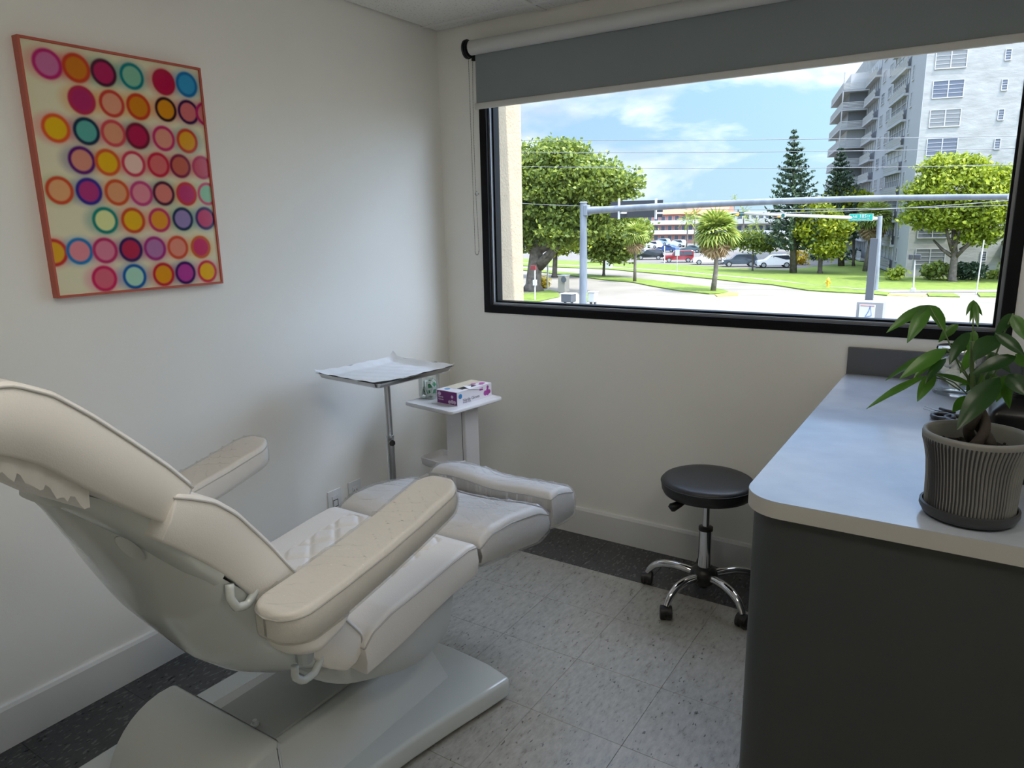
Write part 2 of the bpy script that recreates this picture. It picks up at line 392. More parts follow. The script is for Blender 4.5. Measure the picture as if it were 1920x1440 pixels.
# baseboards with an eased top
def bprof(s): return [(0, 0), (s*.015, 0), (s*.015, .122), (s*.010, .133), (0, .1355)]
b = BM(); prism(b, bprof(1), lambda p: (p[0], RY, p[1]), lambda p: (p[0], 0, p[1])); struct('baseboard_left', b, M_['trimw'])
b = BM(); prism(b, bprof(-1), lambda p: (.015, p[0], p[1]), lambda p: (1.875, p[0], p[1])); struct('baseboard_window', b, M_['trimw'])
# window: black frame, bead, pane
win = thing('window_1', None, None, (WX0, .03, WZ0)); win['kind'] = 'structure'
def ringbox(b, x0, x1, z0, z1, y0, y1, w, bev=0):
    box(b, x0, x0+w, y0, y1, z0, z1, bev); box(b, x1-w, x1, y0, y1, z0, z1, bev)
    box(b, x0+w, x1-w, y0, y1, z0, z0+w, bev); box(b, x0+w, x1-w, y0, y1, z1-w, z1, bev)
b = BM(); ringbox(b, WX0, WX1, WZ0, WZ1, -.006, .05, .038, .0015); obj('window_frame', b, M_['blackfr'], win)
b = BM(); ringbox(b, WX0+.030, WX1-.030, WZ0+.030, WZ1-.03, .012, .07, .018); obj('inner_bead', b, M_['silverfr'], win, label='grey metallic bead inside the black frame')
b = BM(); ringbox(b, WX0+.044, WX1-.044, WZ0+.044, WZ1-.04, .03, .075, .012); obj('gasket', b, M_['blackfr'], win)
b = BM(); box(b, WX0+.04, WX1-.04, .052, .056, WZ0+.04, WZ1-.03); obj('pane', b, M_['glass'], win, label='large clear window pane')
# ---- roller blind
bl = thing('roller_blind', 'grey roller blind pulled partly down over the wide window', 'blind', (1.3, -.05, 1.985))
b = BM(); tube(b, [(.232, -.052, 2.245), (2.43, -.052, 2.245)], .031, 24); obj('tube', b, M_['rollw'], bl, smooth=True, angle=40)
b = BM(); box(b, .246, 2.42, -.0405, -.0385, 2.0, 2.226); obj('fabric', b, M_['bfab'], bl)
b = BM(); box(b, .238, 2.425, -.048, -.032, 1.984, 2.010, .004); obj('bottom_rail', b, M_['brail'], bl, smooth=True, angle=40)
for x0 in (.205, 2.432):
    b = BM(); tube(b, [(x0, -.050, 2.243), (x0+.010, -.050, 2.243)], .041, 28); tube(b, [(x0+.010, -.050, 2.243), (x0+.018, -.050, 2.243)], .036, 28); box(b, x0, x0+.018, -.015, 0, 2.20, 2.28, .002)
    obj('bracket', b, M_['black'], bl, smooth=True, angle=40)
b = BM(); path = []
zl = 1.345
for k in range(60): path.append((.203+.006*k/60, -.03-.004, 2.21-(2.21-zl)*k/60))
for k in range(12): a = PI+PI*k/11; path.append((.219+.012*math.cos(a)*.9, -.034, zl+.018*math.sin(a)))
for k in range(60): path.append((.232-.006*k/60, -.034-.012*math.sin(PI*k/60), zl+(2.21-zl)*k/60))
tube(b, path, .0009, 4)
for (xa, ya, za), (xb, yb, zb) in zip(path, path[1:]):
    L_ = math.dist((xa, ya, za), (xb, yb, zb)); nb = max(1, round(L_/.0075))
    for q in range(nb):
        t = q/nb; bmesh.ops.create_icosphere(b, subdivisions=1, radius=.0021, matrix=Matrix.Translation((xa+(xb-xa)*t, ya+(yb-ya)*t, za+(zb-za)*t)))
obj('bead_chain', b, M_['chain'], bl, label='thin looped bead chain')
b = BM(); lathe(b, [(0, 0), (.006, .003), (.007, .012), (.004, .02), (0, .022)], (.231, -.040, 1.60), 12); box(b, .222, .244, -.044, -.037, 1.607, 1.612, .002); obj('chain_connector', b, M_['clear'], bl, smooth=True, label='clear plastic chain connector')
# ---- added ceiling fill lights, out of view, to brighten the room
def em(name, col, s):
    m = mat(name, col, .5, emit=(col, s)); return m
M_['diffuser'] = em('added fill diffuser', (1.0, .94, .83), FILL_LAMP)
for (i, j), lb in (((2, 4), 'added square ceiling fill light over the middle of the room'), ((4, 4), 'added square ceiling fill light over the right side of the room')):
    x0, x1, y1, y0 = xs[i], xs[i+1], ys[j], ys[j+1]
    lt = thing('added_ceiling_light', lb, 'light', ((x0+x1)/2, (y0+y1)/2, H))
    b = BM()
    for a in ((x0+.012, x0+.04, y0+.012, y1-.012), (x1-.04, x1-.012, y0+.012, y1-.012), (x0+.04, x1-.04, y0+.012, y0+.04), (x0+.04, x1-.04, y1-.04, y1-.012)): box(b, *a, H-.004, H+.02, .002)
    obj('frame', b, M_['ceil_grid'], lt)
    b = BM(); box(b, x0+.041, x1-.041, y0+.041, y1-.041, H, H+.008); obj('diffuser', b, M_['diffuser'], lt)
# ---- outlets
def outlet(y0, y1, z0, z1, label, kind):
    o = thing('wall_outlet', label, 'outlet', (0, (y0+y1)/2, z0))
    b = BM(); box(b, 0, .006, y0, y1, z0, z1, .0025); obj('plate', b, M_['outlet'], o, smooth=True, angle=40)
    yc, zc = (y0+y1)/2, (z0+z1)/2
    b = BM(); box(b, .005, .009, yc-.017, yc+.017, zc-.033, zc+.033, .001); f = obj('socket', b, M_['outlet'], o)
    b = BM()
    if kind:
        for dz in (-.017, .017):
            box(b, .0085, .0095, yc-.009, yc-.006, zc+dz-.004, zc+dz+.005); box(b, .0085, .0095, yc+.005, yc+.008, zc+dz-.004, zc+dz+.005); box(b, .0085, .0095, yc-.002, yc+.002, zc+dz-.012, zc+dz-.008)
    else:
        ringy = [(yc-.014, yc-.012, -.016, .016), (yc+.012, yc+.014, -.016, .016)]
        for a, c, d, e in ringy: box(b, .0085, .0097, a, c, zc+d, zc+e)
        box(b, .0085, .0097, yc-.014, yc+.014, zc-.017, zc-.014); box(b, .0085, .0097, yc-.014, yc+.014, zc+.013, zc+.016)
    obj('slots', b, M_['dark'], o)
outlet(-.888, -.812, .240, .358, 'white wall plate low on left wall, further from the corner', False)
outlet(-.766, -.688, .240, .362, 'white power outlet low on left wall, nearer the corner', True)

# ---- picture on the left wall
PY0, PY1, PZ0, PZ1 = -1.853, -1.304, 1.286, 1.992
pic = thing('framed_picture', 'abstract print of bright blurred circles in a thin red frame', 'picture', (0, (PY0+PY1)/2, PZ0))
b = BM(); fw = .007
box(b, 0, .030, PY0, PY0+fw, PZ0, PZ1, .001); box(b, 0, .030, PY1-fw, PY1, PZ0, PZ1, .001); box(b, 0, .030, PY0+fw, PY1-fw, PZ0, PZ0+fw, .001); box(b, 0, .030, PY0+fw, PY1-fw, PZ1-fw, PZ1, .001)
obj('frame', b, M_['frame_o'], pic, label='terracotta red frame')
circ = [  # crop x, y, radius scale, fill, ring, halo
 (228,205,1.1,(200,110,160),(185,30,110),(215,60,90)),(368,225,1.05,(205,120,20),(200,60,30),(205,50,50)),(500,248,.95,(180,30,90),(80,20,50),(60,150,110)),(636,265,.9,(130,190,160),(0,125,130),(40,150,150)),(790,293,1.,(185,15,70),(180,20,60),(200,40,60)),(900,305,.95,(50,150,200),(20,110,170),(50,160,200)),
 (395,380,1.05,(175,40,100),(185,40,80),(225,150,50)),(540,397,.95,(225,155,125),(200,60,50),(230,150,60)),(668,412,.97,(210,130,20),(200,60,30),(225,160,50)),(800,425,.8,(215,140,20),(60,20,30),(225,120,60)),(908,438,.85,(210,110,110),(60,20,70),(190,60,110)),(992,448,.85,(215,130,130),(185,30,100),(190,60,110)),
 (270,515,1.,(230,185,20),(222,90,40),(225,90,110)),(418,530,.95,(90,170,160),(25,50,75),(150,80,120)),(548,540,.95,(220,150,115),(205,70,80),(220,110,120)),(665,553,1.,(180,20,75),(120,20,50),(60,70,90)),(790,565,.92,(220,145,125),(190,40,100),(215,120,140)),(903,577,.9,(225,160,20),(200,60,40),(90,140,130)),
 (395,670,1.,(215,140,120),(95,20,110),(70,50,130)),(520,680,.95,(230,180,20),(215,90,40),(225,140,60)),(645,687,.9,(235,195,180),(200,50,80),(215,90,110)),(765,692,.87,(215,105,105),(195,30,60),(200,50,70)),(870,698,.83,(195,95,75),(130,20,60),(190,60,80)),(975,705,.83,(200,65,90),(185,30,80),(210,90,80)),
 (288,815,.98,(225,165,115),(205,75,40),(170,180,120)),(430,820,.95,(175,50,120),(50,40,140),(60,90,160)),(565,825,.93,(222,155,110),(205,80,40),(225,150,70)),(683,830,.87,(222,135,150),(190,60,120),(205,110,160)),(790,830,.87,(220,125,115),(80,20,50),(60,110,100)),(900,832,.84,(190,50,110),(200,50,60),(225,150,60)),(1000,832,.8,(150,205,170),(205,70,110),(170,200,160)),
 (508,960,1.,(222,228,160),(0,130,120),(50,155,140)),(643,960,.95,(230,180,25),(200,75,35),(215,110,90)),(770,958,.85,(225,150,40),(195,50,100),(220,130,90)),(882,953,.82,(150,130,180),(25,45,80),(50,150,120)),(990,950,.83,(200,60,110),(60,30,100),(60,120,150)),
 (260,1115,.97,(225,170,40),(200,55,50),(220,90,90)),(385,1108,.93,(225,140,150),(30,120,180),(90,160,200)),(508,1105,.9,(215,125,150),(185,40,100),(205,100,150)),(632,1100,.87,(180,35,75),(50,25,90),(120,60,120)),(748,1095,.85,(175,115,165),(160,40,120),(190,60,130)),(858,1090,.83,(225,140,120),(210,80,50),(225,130,110)),(968,1088,.83,(200,40,100),(205,90,40),(225,170,60)),
 (505,1240,.95,(215,100,120),(200,30,90),(220,100,150)),(650,1230,.93,(170,215,190),(10,90,160),(30,120,180)),(790,1220,.83,(225,150,15),(190,30,50),(190,60,70)),(895,1212,.82,(180,60,150),(60,10,90),(90,60,140)),(1000,1205,.8,(235,180,10),(205,40,70),(225,120,150))]
iy, iz = 250, 320
yy = np.linspace(PY0+fw, PY1-fw, iy); zz = np.linspace(PZ0+fw, PZ1-fw, iz); YY, ZZ = np.meshgrid(yy, zz)
img = np.ones(YY.shape+(3,))*np.array(s2l(226, 220, 188))
for PASS in (0, 1):
  for cx, cy, rs, fl, rg, ha in circ:
    p = at(cx*.389, 40+cy*.389, 0, .024);     e = at(cx*.389, 40+(cy-62)*.389, 0, .024); rad = .0385*(.75+.25*rs)
    dy, dz = YY-p.y, ZZ-p.z
    D = np.hypot(dy*1.02, dz)
    def sm(a, b_, x): t = np.clip((x-a)/(b_-a), 0, 1); return t*t*(3-2*t)
    Dh = np.hypot(dy*.80+.002, dz*1.05)
    ah = (1-sm(rad*.85, rad*1.55, Dh))[..., None]*.85
    if PASS == 0:
        img = img*(1-ah)+ah*(np.array(s2l(*ha))*.55+img*.45)
    if PASS == 0: continue
    ar = (1-sm(rad*.94, rad*1.14, D))[..., None]; img = img*(1-ar)+ar*np.array(s2l(*rg))
    af = (1-sm(rad*.68, rad*.86, D))[..., None]; f_ = np.array(s2l(*fl)); img = img*(1-af)+af*f_
V = np.stack([np.full(YY.size, .0235), YY.ravel(), ZZ.ravel()], 1)
idx = np.arange(iy*iz).reshape(iz, iy)
Fq = np.stack([idx[:-1, :-1], idx[:-1, 1:], idx[1:, 1:], idx[1:, :-1]], -1).reshape(-1, 4)
pm = bpy.data.materials.new('printed circles'); pm.use_nodes = True; nt_ = pm.node_tree; pb = nt_.nodes['Principled BSDF']
vc = N(nt_, 'ShaderNodeVertexColor', layer_name='print'); nt_.links.new(vc.outputs[0], pb.inputs['Base Color']); pb.inputs['Roughness'].default_value = .12; pb.inputs['Specular IOR Level'].default_value = .35
pr = obj('printed_sheet', (V.tolist(), Fq.tolist()), pm, pic, smooth=True)
ca = pr.data.color_attributes.new('print', 'FLOAT_COLOR', 'POINT')
ca.data.foreach_set('color', np.concatenate([img.reshape(-1, 3), np.ones((iy*iz, 1))], 1).astype('f').ravel())
b = BM(); box(b, .002, .021, PY0+fw, PY1-fw, PZ0+fw, PZ1-fw); obj('backing_board', b, M_['trimw'], pic)
#@@ROOM_END
# ================================================================== COUNTER
CX, CY, CT = 1.881, -1.432, .903
def roundcorner(x, y, r, n=10):   # corner at (x,y) front-left, going from left edge to the front edge
    return [(x+r-r*math.cos(a), y+r-r*math.sin(a)) for a in [PI/2*k/n for k in range(n+1)]]
oc = thing('corner_counter', 'grey topped counter with charcoal side and one rounded corner', 'counter', (2.6, -.7, 0))
pts = [(CX, -.001)] + roundcorner(CX, CY, .085, 14) + [(RX-.025, CY), (RX-.025, -.001)]
b = BM(); prism(b, pts, lambda p: (p[0], p[1], .8665), lambda p: (p[0], p[1], CT-.0012)); obj('edge_band', b, M_['cedge'], oc, smooth=True, angle=30, label='pale beige edge band')
b = BM(); prism(b, pts, lambda p: (p[0]+.0004, p[1], CT-.0012), lambda p: (p[0]+.0004, p[1], CT)); obj('counter_top', b, M_['countertop'], oc, label='scuffed grey laminate top')
pts2 = [(CX+.012, -.001)] + roundcorner(CX+.012, CY+.012, .080, 14) + [(RX-.025, CY+.012), (RX-.025, -.001)]
b = BM(); prism(b, pts2, lambda p: (p[0], p[1], 0), lambda p: (p[0], p[1], .8665)); obj('cabinet_body', b, M_['cabinet'], oc, smooth=True, angle=30)
b = BM(); box(b, CX, RX-.025, -.020, -.001, CT, 1.002, .0015); obj('backsplash', b, M_['splash'], oc)

# ================================================================== POTTED PLANT
PX, PYY = 2.287, -1.322
pot = thing('potted_plant', 'leafy green money tree in ribbed grey pot with saucer on the counter', 'plant', (PX, PYY, CT))
c0 = (PX, PYY, CT)
b = BM(); lathe(b, [(0, 0), (.066, 0), (.078, .006), (.084, .018), (.0835, .026), (.079, .027), (.0765, .016), (0, .012)], c0, 56); obj('saucer', b, M_['saucer'], pot, smooth=True, angle=50)
# ribbed pot: real flutes
b = BM(); nr = 78; seg = nr*4
prof = [(.0730, .014), (.0745, .02), (.0755, .05), (.0765, .08), (.079, .11), (.084, .135), (.0885, .150), (.0905, .158)]
rings = []
for r, z in prof:
    rib = 0 if z > .152 or z < .016 else .0016
    rings.append([b.verts.new((PX+(r+rib*(1 if (k % 4) in (0, 1) else -1)*.6+(.0008*math.sin(k*1.7)))*math.cos(2*PI*k/seg+.02*math.sin(z*40)), PYY+(r+rib*(1 if (k % 4) in (0, 1) else -1)*.6)*math.sin(2*PI*k/seg+.02*math.sin(z*40)), CT+z)) for k in range(seg)])
for A, B_ in zip(rings, rings[1:]):
    for k in range(seg):
        f = b.faces.new((A[k], A[(k+1) % seg], B_[(k+1) % seg], B_[k])); f.material_index = 1 if (k % 4) in (1, 2) else 0
for ri in (0,): b.faces.new(rings[0][::-1])
M_['rib_l'] = mat('pale glazed rib', (.20, .20, .185), .5, var=.15, vscale=30); M_['rib_d'] = mat('dark groove', (.045, .045, .05), .6)
obj('pot', b, [M_['rib_l'], M_['rib_d']], pot, label='ribbed grey ceramic pot')
b = BM(); lathe(b, [(.0905, .158), (.0915, .164), (.090, .169), (.085, .1695), (.081, .163), (.078, .14), (.072, .125)], c0, 64); obj('pot_rim', b, M_['rib_l'], pot, smooth=True)
b = BM(); lathe(b, [(.0785, .134), (.06, .137), (.03, .141), (0, .142)], c0, 40)
for v in b.verts: v.co.z += random.uniform(-.002, .003)
for k in range(60):
    a, r = random.random()*2*PI, random.random()**.5*.07; bmesh.ops.create_icosphere(b, subdivisions=1, radius=random.uniform(.002, .005), matrix=Matrix.Translation((PX+r*math.cos(a), PYY+r*math.sin(a), CT+.140)))
obj('potting_soil', b, M_['soil'], pot, smooth=True, kind='stuff')
b = BM()
tz = CT+.145
top0 = at(1826, 742, 1, PYY)
for k in range(3):
    ph = k*2*PI/3
    tube(b, [(top0.x+(.010*(1-t)+.008)*math.cos(ph+t*4.2)+(PX+.005-top0.x)*(1-t), PYY+(.010*(1-t)+.008)*math.sin(ph+t*4.2), tz+(top0.z-tz)*t) for t in [q/14 for q in range(15)]], [.0105-.003*q/14 for q in range(15)], 9)
obj('braided_trunk', b, M_['trunk'], pot, smooth=True)
def leafmat(name, c1, c2, rough=.32):
    m = bpy.data.materials.new(name); m.use_nodes = True; nt = m.node_tree; bs = nt.nodes['Principled BSDF']; L = nt.links.new; out = nt.nodes['Material Output']
    tc = N(nt, 'ShaderNodeTexCoord'); n = N(nt, 'ShaderNodeTexNoise', i_Scale=14.0, i_Detail=3.0); L(tc.outputs['Object'], n.inputs['Vector'])
    r = ramp(nt, [(.3, c1), (.7, c2)]); L(n.outputs['Fac'], r.inputs[0]); L(r.outputs[0], bs.inputs['Base Color']); bs.inputs['Roughness'].default_value = rough
    tr = N(nt, 'ShaderNodeBsdfTranslucent'); mu = N(nt, 'ShaderNodeMix', data_type='RGBA', blend_type='MULTIPLY'); mu.inputs[0].default_value = 1; L(r.outputs[0], mu.inputs[6]); mu.inputs[7].default_value = (2.2, 2.0, .8, 1); L(mu.outputs[2], tr.inputs[0])
    ms = N(nt, 'ShaderNodeMixShader'); ms.inputs[0].default_value = .45; L(bs.outputs[0], ms.inputs[1]); L(tr.outputs[0], ms.inputs[2]); L(ms.outputs[0], out.inputs[0])
    return m
M_['leafA'] = leafmat('houseplant leaf', (.035, .105, .016), (.065, .17, .024))
M_['leafB'] = leafmat('dark houseplant leaf', (.012, .042, .012), (.022, .068, .016), .3)
def leaf(a, c, wid, parent, m, sag=.045, curl=.22, nrm=None):
    wid *= .85
    a, c = Vector(a), Vector(c); ax = c-a; Ln = ax.length; ax.normalize()
    up = nrm or Vector((random.uniform(-.4, .4), random.uniform(-1.0, -.3), random.uniform(.3, 1)))
    side = ax.cross(up).normalized(); up = side.cross(ax).normalized()
    b = BM(); rows = []
    for i in range(9):
        t = i/8; w_ = wid*.5*max(.02, math.sin(PI*min(1, t**.85))**.8*(1-.25*t)) if i not in (0, 8) else wid*.02
        cen = a+ax*Ln*t+up*(math.sin(PI*t)*Ln*sag)
        rows.append([b.verts.new(cen+side*w_*s+up*(abs(s)*w_*curl*(1+.3*math.sin(t*14+s)))) for s in (-1, -.5, 0, .5, 1)])
    for A, B_ in zip(rows, rows[1:]):
        for k in range(4): b.faces.new((A[k], A[k+1], B_[k+1], B_[k]))
    return obj('leaf', b, m, parent, smooth=True)
LV = [  # base px, tip px, width, depth offset base, tip, dark
 (1741,572,1662,624,.030,0,-.03,0),(1741,572,1701,643,.036,0,-.05,0),(1742,572,1772,622,.034,0,.02,0),
 (1825,563,1811,592,.010,0,-.02,0),(1825,563,1818,606,.010,0,-.02,0),(1826,563,1834,616,.013,0,-.03,0),(1826,563,1842,592,.009,0,.02,0),
 (1735,705,1624,767,.022,0,-.06,0),(1753,700,1720,753,.033,0,-.03,0),(1775,654,1686,711,.036,0,-.06,0),(1757,661,1660,714,.028,.02,.02,0),(1772,660,1713,710,.034,.03,.0,0),
 (1774,672,1735,720,.028,-.02,-.05,1),(1822,722,1752,700,.018,0,.02,0),(1797,608,1760,642,.030,.05,.04,0),(1817,622,1780,684,.032,.0,-.04,1),(1828,620,1814,657,.026,.06,.05,0),
 (1869,630,1826,676,.050,-.01,-.05,1),(1900,588,1864,630,.026,.03,-.02,1),(1899,590,1925,640,.030,.0,-.02,0),(1866,624,1922,668,.030,-.02,-.03,1),(1905,668,1822,702,.036,-.02,-.05,1),
 (1874,708,1794,806,.056,-.03,-.10,1),(1810,742,1786,773,.026,.02,.02,0),(1884,704,1868,754,.024,.02,.0,0),(1886,704,1893,766,.026,.0,-.02,0),(1890,702,1925,742,.044,-.02,-.04,1),(1904,664,1935,690,.030,.03,.02,0),(1872,705,1800,722,.022,.04,.05,0),(1822,650,1770,662,.024,.06,.06,1),(1850,660,1895,700,.03,.06,.05,1),(1840,640,1800,700,.03,.07,.06,0),
 (1778,655,1733,690,.03,.05,.04,1),(1835,690,1812,735,.028,.05,.02,1),(1860,690,1850,742,.028,.05,.03,1)]
for a, c, e, f, wd, d1, d2, dk in LV:
    leaf(at(a, c, 1, PYY+d1), at(e, f, 1, PYY+d2), wd, pot, M_['leafB' if dk else 'leafA'])
b = BM()
for px, py, bx, by in [(1741,572,1800,690),(1800,690,1826,742),(1825,563,1822,680),(1822,680,1826,745),(1775,654,1824,722),(1753,702,1824,748),(1735,705,1800,732),(1869,630,1830,730),(1900,588,1862,680),(1862,680,1830,742),(1905,667,1832,738),(1876,707,1830,750),(1886,704,1831,735)]:
    p0, p1 = at(px, py, 1, PYY), at(bx, by, 1, PYY); mid = (p0+p1)/2+Vector((0, .008, .006)); tube(b, [p0, mid, p1], .0014, 6)
tube(b, [at(1823, 640, 1, PYY), at(1822, 690, 1, PYY), at(1827, 760, 1, PYY)], .004, 8)
obj('stems', b, M_['stem'], pot, smooth=True)

# ================================================================== THINGS ON THE COUNTER
def glassjar(name, label, x, y, z, r, h, lidmat, content):
    t = thing(name, label, 'jar', (x, y, z))
    b = BM(); lathe(b, [(0, .002), (r*.92, .002), (r, .012), (r, h*.84), (r*.86, h*.92), (r*.86, h)], (x, y, z), 40)
    lathe(b, [(r*.83, h), (r*.83, h*.92), (r*.95, h*.83), (r*.95, .014), (r*.88, .008), (0, .008)], (x, y, z), 40)
    obj('glass_body', b, M_['jarglass'], t, smooth=True)
    if lidmat: b = BM(); lathe(b, [(0, h*1.12), (r*.3, h*1.12), (r*.35, h*1.05), (r*.93, h*1.04), (r*.97, h*.99), (r*.93, h*.955), (0, h*.955)], (x, y, z), 40); obj('lid', b, lidmat, t, smooth=True, angle=40)
    return t
jx, jy = 2.232, -.20
glassjar('cotton_jar', 'round glass jar of white cotton with chrome lid behind the plant', jx, jy, CT, .068, .150, M_['chrome'], None)
b = BM()
for k in range(46):
    a, r, h = random.random()*2*PI, random.random()**.5*.044, random.random()*.085
    bmesh.ops.create_icosphere(b, subdivisions=2, radius=random.uniform(.012, .017), matrix=Matrix.Translation((jx+r*math.cos(a), jy+r*math.sin(a), CT+.025+h)))
for v in b.verts: v.co += Vector((random.uniform(-1, 1), random.uniform(-1, 1), random.uniform(-1, 1)))*.0012
obj('cotton_balls', b, M_['cotton'], None, smooth=True, label='white cotton balls filling the glass jar behind the plant', cat='cotton', kind='stuff')
j2 = glassjar('storage_jar', 'clear glass jar with metal lid at the right edge behind leaves', 2.455, -.27, CT, .060, .185, M_['chrome'], None)
b = BM(); lathe(b, [(0, 0), (.05, 0), (.052, .05), (.05, .07), (0, .074)], (2.455, -.27, CT+.009), 24)
for v in b.verts: v.co += Vector((random.uniform(-1, 1), random.uniform(-1, 1), random.uniform(-1, 1)))*.002
obj('gauze_pads', b, M_['cotton'], None, smooth=True, label='white gauze filling the jar at the right edge', cat='gauze', kind='stuff')
# black bottle with sloped shoulders
bt = thing('black_bottle', 'black square bottle with sloping shoulders behind the plant pot', 'bottle', (2.366, -1.02, CT))
b = BM()
def sq(hw, z, n=6, r=.012):
    out = []
    for cx_, cy_, a0 in ((1, 1, 0), (-1, 1, PI/2), (-1, -1, PI), (1, -1, 3*PI/2)):
        for k in range(n+1): a = a0+PI/2*k/n; out.append((2.366+cx_*(hw-r)+r*math.cos(a), -1.02+cy_*(hw-r)+r*math.sin(a), CT+z))
    return out
prev = None
for hw, z, r in ((.052, 0, .012), (.056, .004, .014), (.058, .142, .014), (.054, .154, .014), (.030, .176, .014), (.022, .182, .012), (.022, .190, .012)):
    ring = [b.verts.new(p) for p in sq(hw, z, r=r)]
    if prev:
        for k in range(len(ring)): b.faces.new((prev[k], prev[(k+1) % len(ring)], ring[(k+1) % len(ring)], ring[k]))
    else: b.faces.new(ring[::-1])
    prev = ring
b.faces.new(prev)
obj('bottle_body', b, mat('glossy black plastic', (.003, .003, .004), .3, spec=.3), bt, smooth=True, angle=50)
b = BM(); lathe(b, [(0, .19), (.02, .19), (.021, .215), (.018, .22), (0, .22)], (2.366, -1.02, CT), 24); obj('bottle_cap', b, M_['black'], bt, smooth=True, angle=40)
# scissors
sx, sy, sz = 2.205, -.515, CT+.005
scs = thing('scissors', 'black handled scissors lying open on the counter by the plant', 'scissors', (sx, sy, CT))
def P2(px, py, z=sz): return at(px, py, 2, z)
b = BM()
for q in ((1768, 783, 10.5), (1797, 788, 13.5)):
    c = P2(q[0], q[1]); rr = .023 if q[0] < 1780 else .028
    tube(b, [(c.x+rr*math.cos(a)*1.15, c.y+rr*math.sin(a)*1.3, sz+.003) for a in [2*PI*k/24 for k in range(25)]], .0066, 8, cap=False)
tube(b, [P2(1775, 774), P2(1752, 771)], [.005, .004], 8); tube(b, [P2(1790, 774), P2(1762, 766)], [.005, .004], 8)
obj('handles', b, M_['black'], scs, smooth=True)
for k, (q1, q2) in enumerate((((1762, 771), (1733, 762)), ((1758, 773), (1731, 767)))):
    p1, p2 = P2(*q1, sz+.001*k), P2(*q2, sz+.001*k); d = (p2-p1).normalized(); n = Vector((-d.y, d.x, 0))*.005
    b = BM(); v = [b.verts.new(p) for p in (p1+n, p1-n, p2)]; v2 = [b.verts.new(p+Vector((0, 0, .0016))) for p in (p1+n, p1-n, p2)]
    b.faces.new(v[::-1]); b.faces.new(v2)
    for i in range(3): b.faces.new((v[i], v[(i+1) % 3], v2[(i+1) % 3], v2[i]))
    obj('blade', b, M_['steel'], scs)

# ================================================================== STOOL
SX, SY = 1.465, -.297
st = thing('rolling_stool', 'round black stool with chrome five-leg caster base beside the counter', 'stool', (SX, SY, 0))
def SP(z): return (SX, SY, z)
SZ = .500
b = BM(); lathe(b, [(0, SZ-.060), (.150, SZ-.060), (.166, SZ-.054), (.173, SZ-.040), (.175, SZ-.022), (.1745, SZ-.010), (.169, SZ-.001), (.158, SZ+.004), (.12, SZ+.008), (0, SZ+.010)], (SX, SY, 0), 64); seat = obj('seat', b, M_['blackseat'], st, smooth=True)
b = BM(); tube(b, [(SX+.1755*math.cos(a), SY+.1755*math.sin(a), SZ-.012) for a in [2*PI*k/64 for k in range(65)]], .0022, 6, cap=False); obj('seam', b, M_['blackseat'], seat, smooth=True)
b = BM(); lathe(b, [(.022, .445), (.05, .441), (.055, .435), (.03, .427), (.0, .427)], (SX, SY, 0), 32); box(b, SX-.09, SX+.09, SY-.02, SY+.02, .432, .441); obj('seat_plate', b, M_['black'], st)
b = BM(); tube(b, [SP(.26), SP(.43)], .0135, 24); obj('gas_lift', b, M_['chrome'], st, smooth=True, angle=40, label='slim chrome piston')
b = BM(); tube(b, [SP(.085), SP(.295)], .0255, 32); obj('column', b, M_['chrome'], st, smooth=True, angle=40, label='wide chrome lower column')
b = BM(); lathe(b, [(.026, .29), (.0275, .29), (.0275, .302), (.014, .305)], (SX, SY, 0), 32); obj('collar', b, M_['black'], st, smooth=True, angle=40)
b = BM(); lathe(b, [(0, .060), (.03, .060), (.045, .075), (.055, .10), (.05, .12), (.036, .134), (.026, .138)], (SX, SY, 0), 36); lathe(b, [(0, .048), (.018, .048), (.018, .062)], (SX, SY, 0), 20); obj('hub', b, M_['black'], st, smooth=True)
lp = P3 = at(1266, 958, 1, -.40)
b = BM(); tube(b, [(SX-.01, SY-.02, .432), (SX-.075, SY-.065, .410)], .0042, 8); lev = obj('lever', b, M_['black'], st, smooth=True)
b = BM(); tube(b, [(SX-.070, SY-.062, .412), (SX-.082, SY-.070, .406), (SX-.107, SY-.088, .392), (SX-.114, SY-.093, .386)], [.008, .013, .018, .012], 12); obj('lever_grip', b, M_['black'], lev, smooth=True)
for k in range(5):
    a = math.radians(253-72*k); ca_, sa_ = math.cos(a), math.sin(a)
    pr_ = [(.030, .100), (.075, .108), (.125, .112), (.170, .106), (.205, .090), (.226, .066), (.2335, .052)]
    pp, _ = resamp(pr_, 18)
    b = BM(); tube(b, [(SX+r*ca_, SY+r*sa_, z) for r, z in pp], [.0158]*10+[.0158-.0005*q for q in range(8)], 14); lg = obj('leg', b, M_['chrome'], st, smooth=True, angle=50)
    wx, wy = SX+.236*ca_, SY+.236*sa_
    b = BM(); tube(b, [(wx, wy, .058), (wx, wy, .036)], .008, 10)
    t_ = Vector((-sa_, ca_, 0)); u_ = Vector((ca_, sa_, 0))
    rot = Matrix.Rotation(math.radians(40+k*63), 3, 'Z'); t_ = rot @ t_
    for s in (-1, 1):
        tube(b, [Vector((wx, wy, .0270))+t_*s*.004, Vector((wx, wy, .0270))+t_*s*.007, Vector((wx, wy, .0270))+t_*s*.020, Vector((wx, wy, .0270))+t_*s*.023], [.023, .0265, .0265, .021], 24)
    tube(b, [Vector((wx, wy, .030))-t_*.014, Vector((wx, wy, .030))+t_*.014], .024, 20)
    obj('caster', b, M_['black'], lg, smooth=True, angle=40)

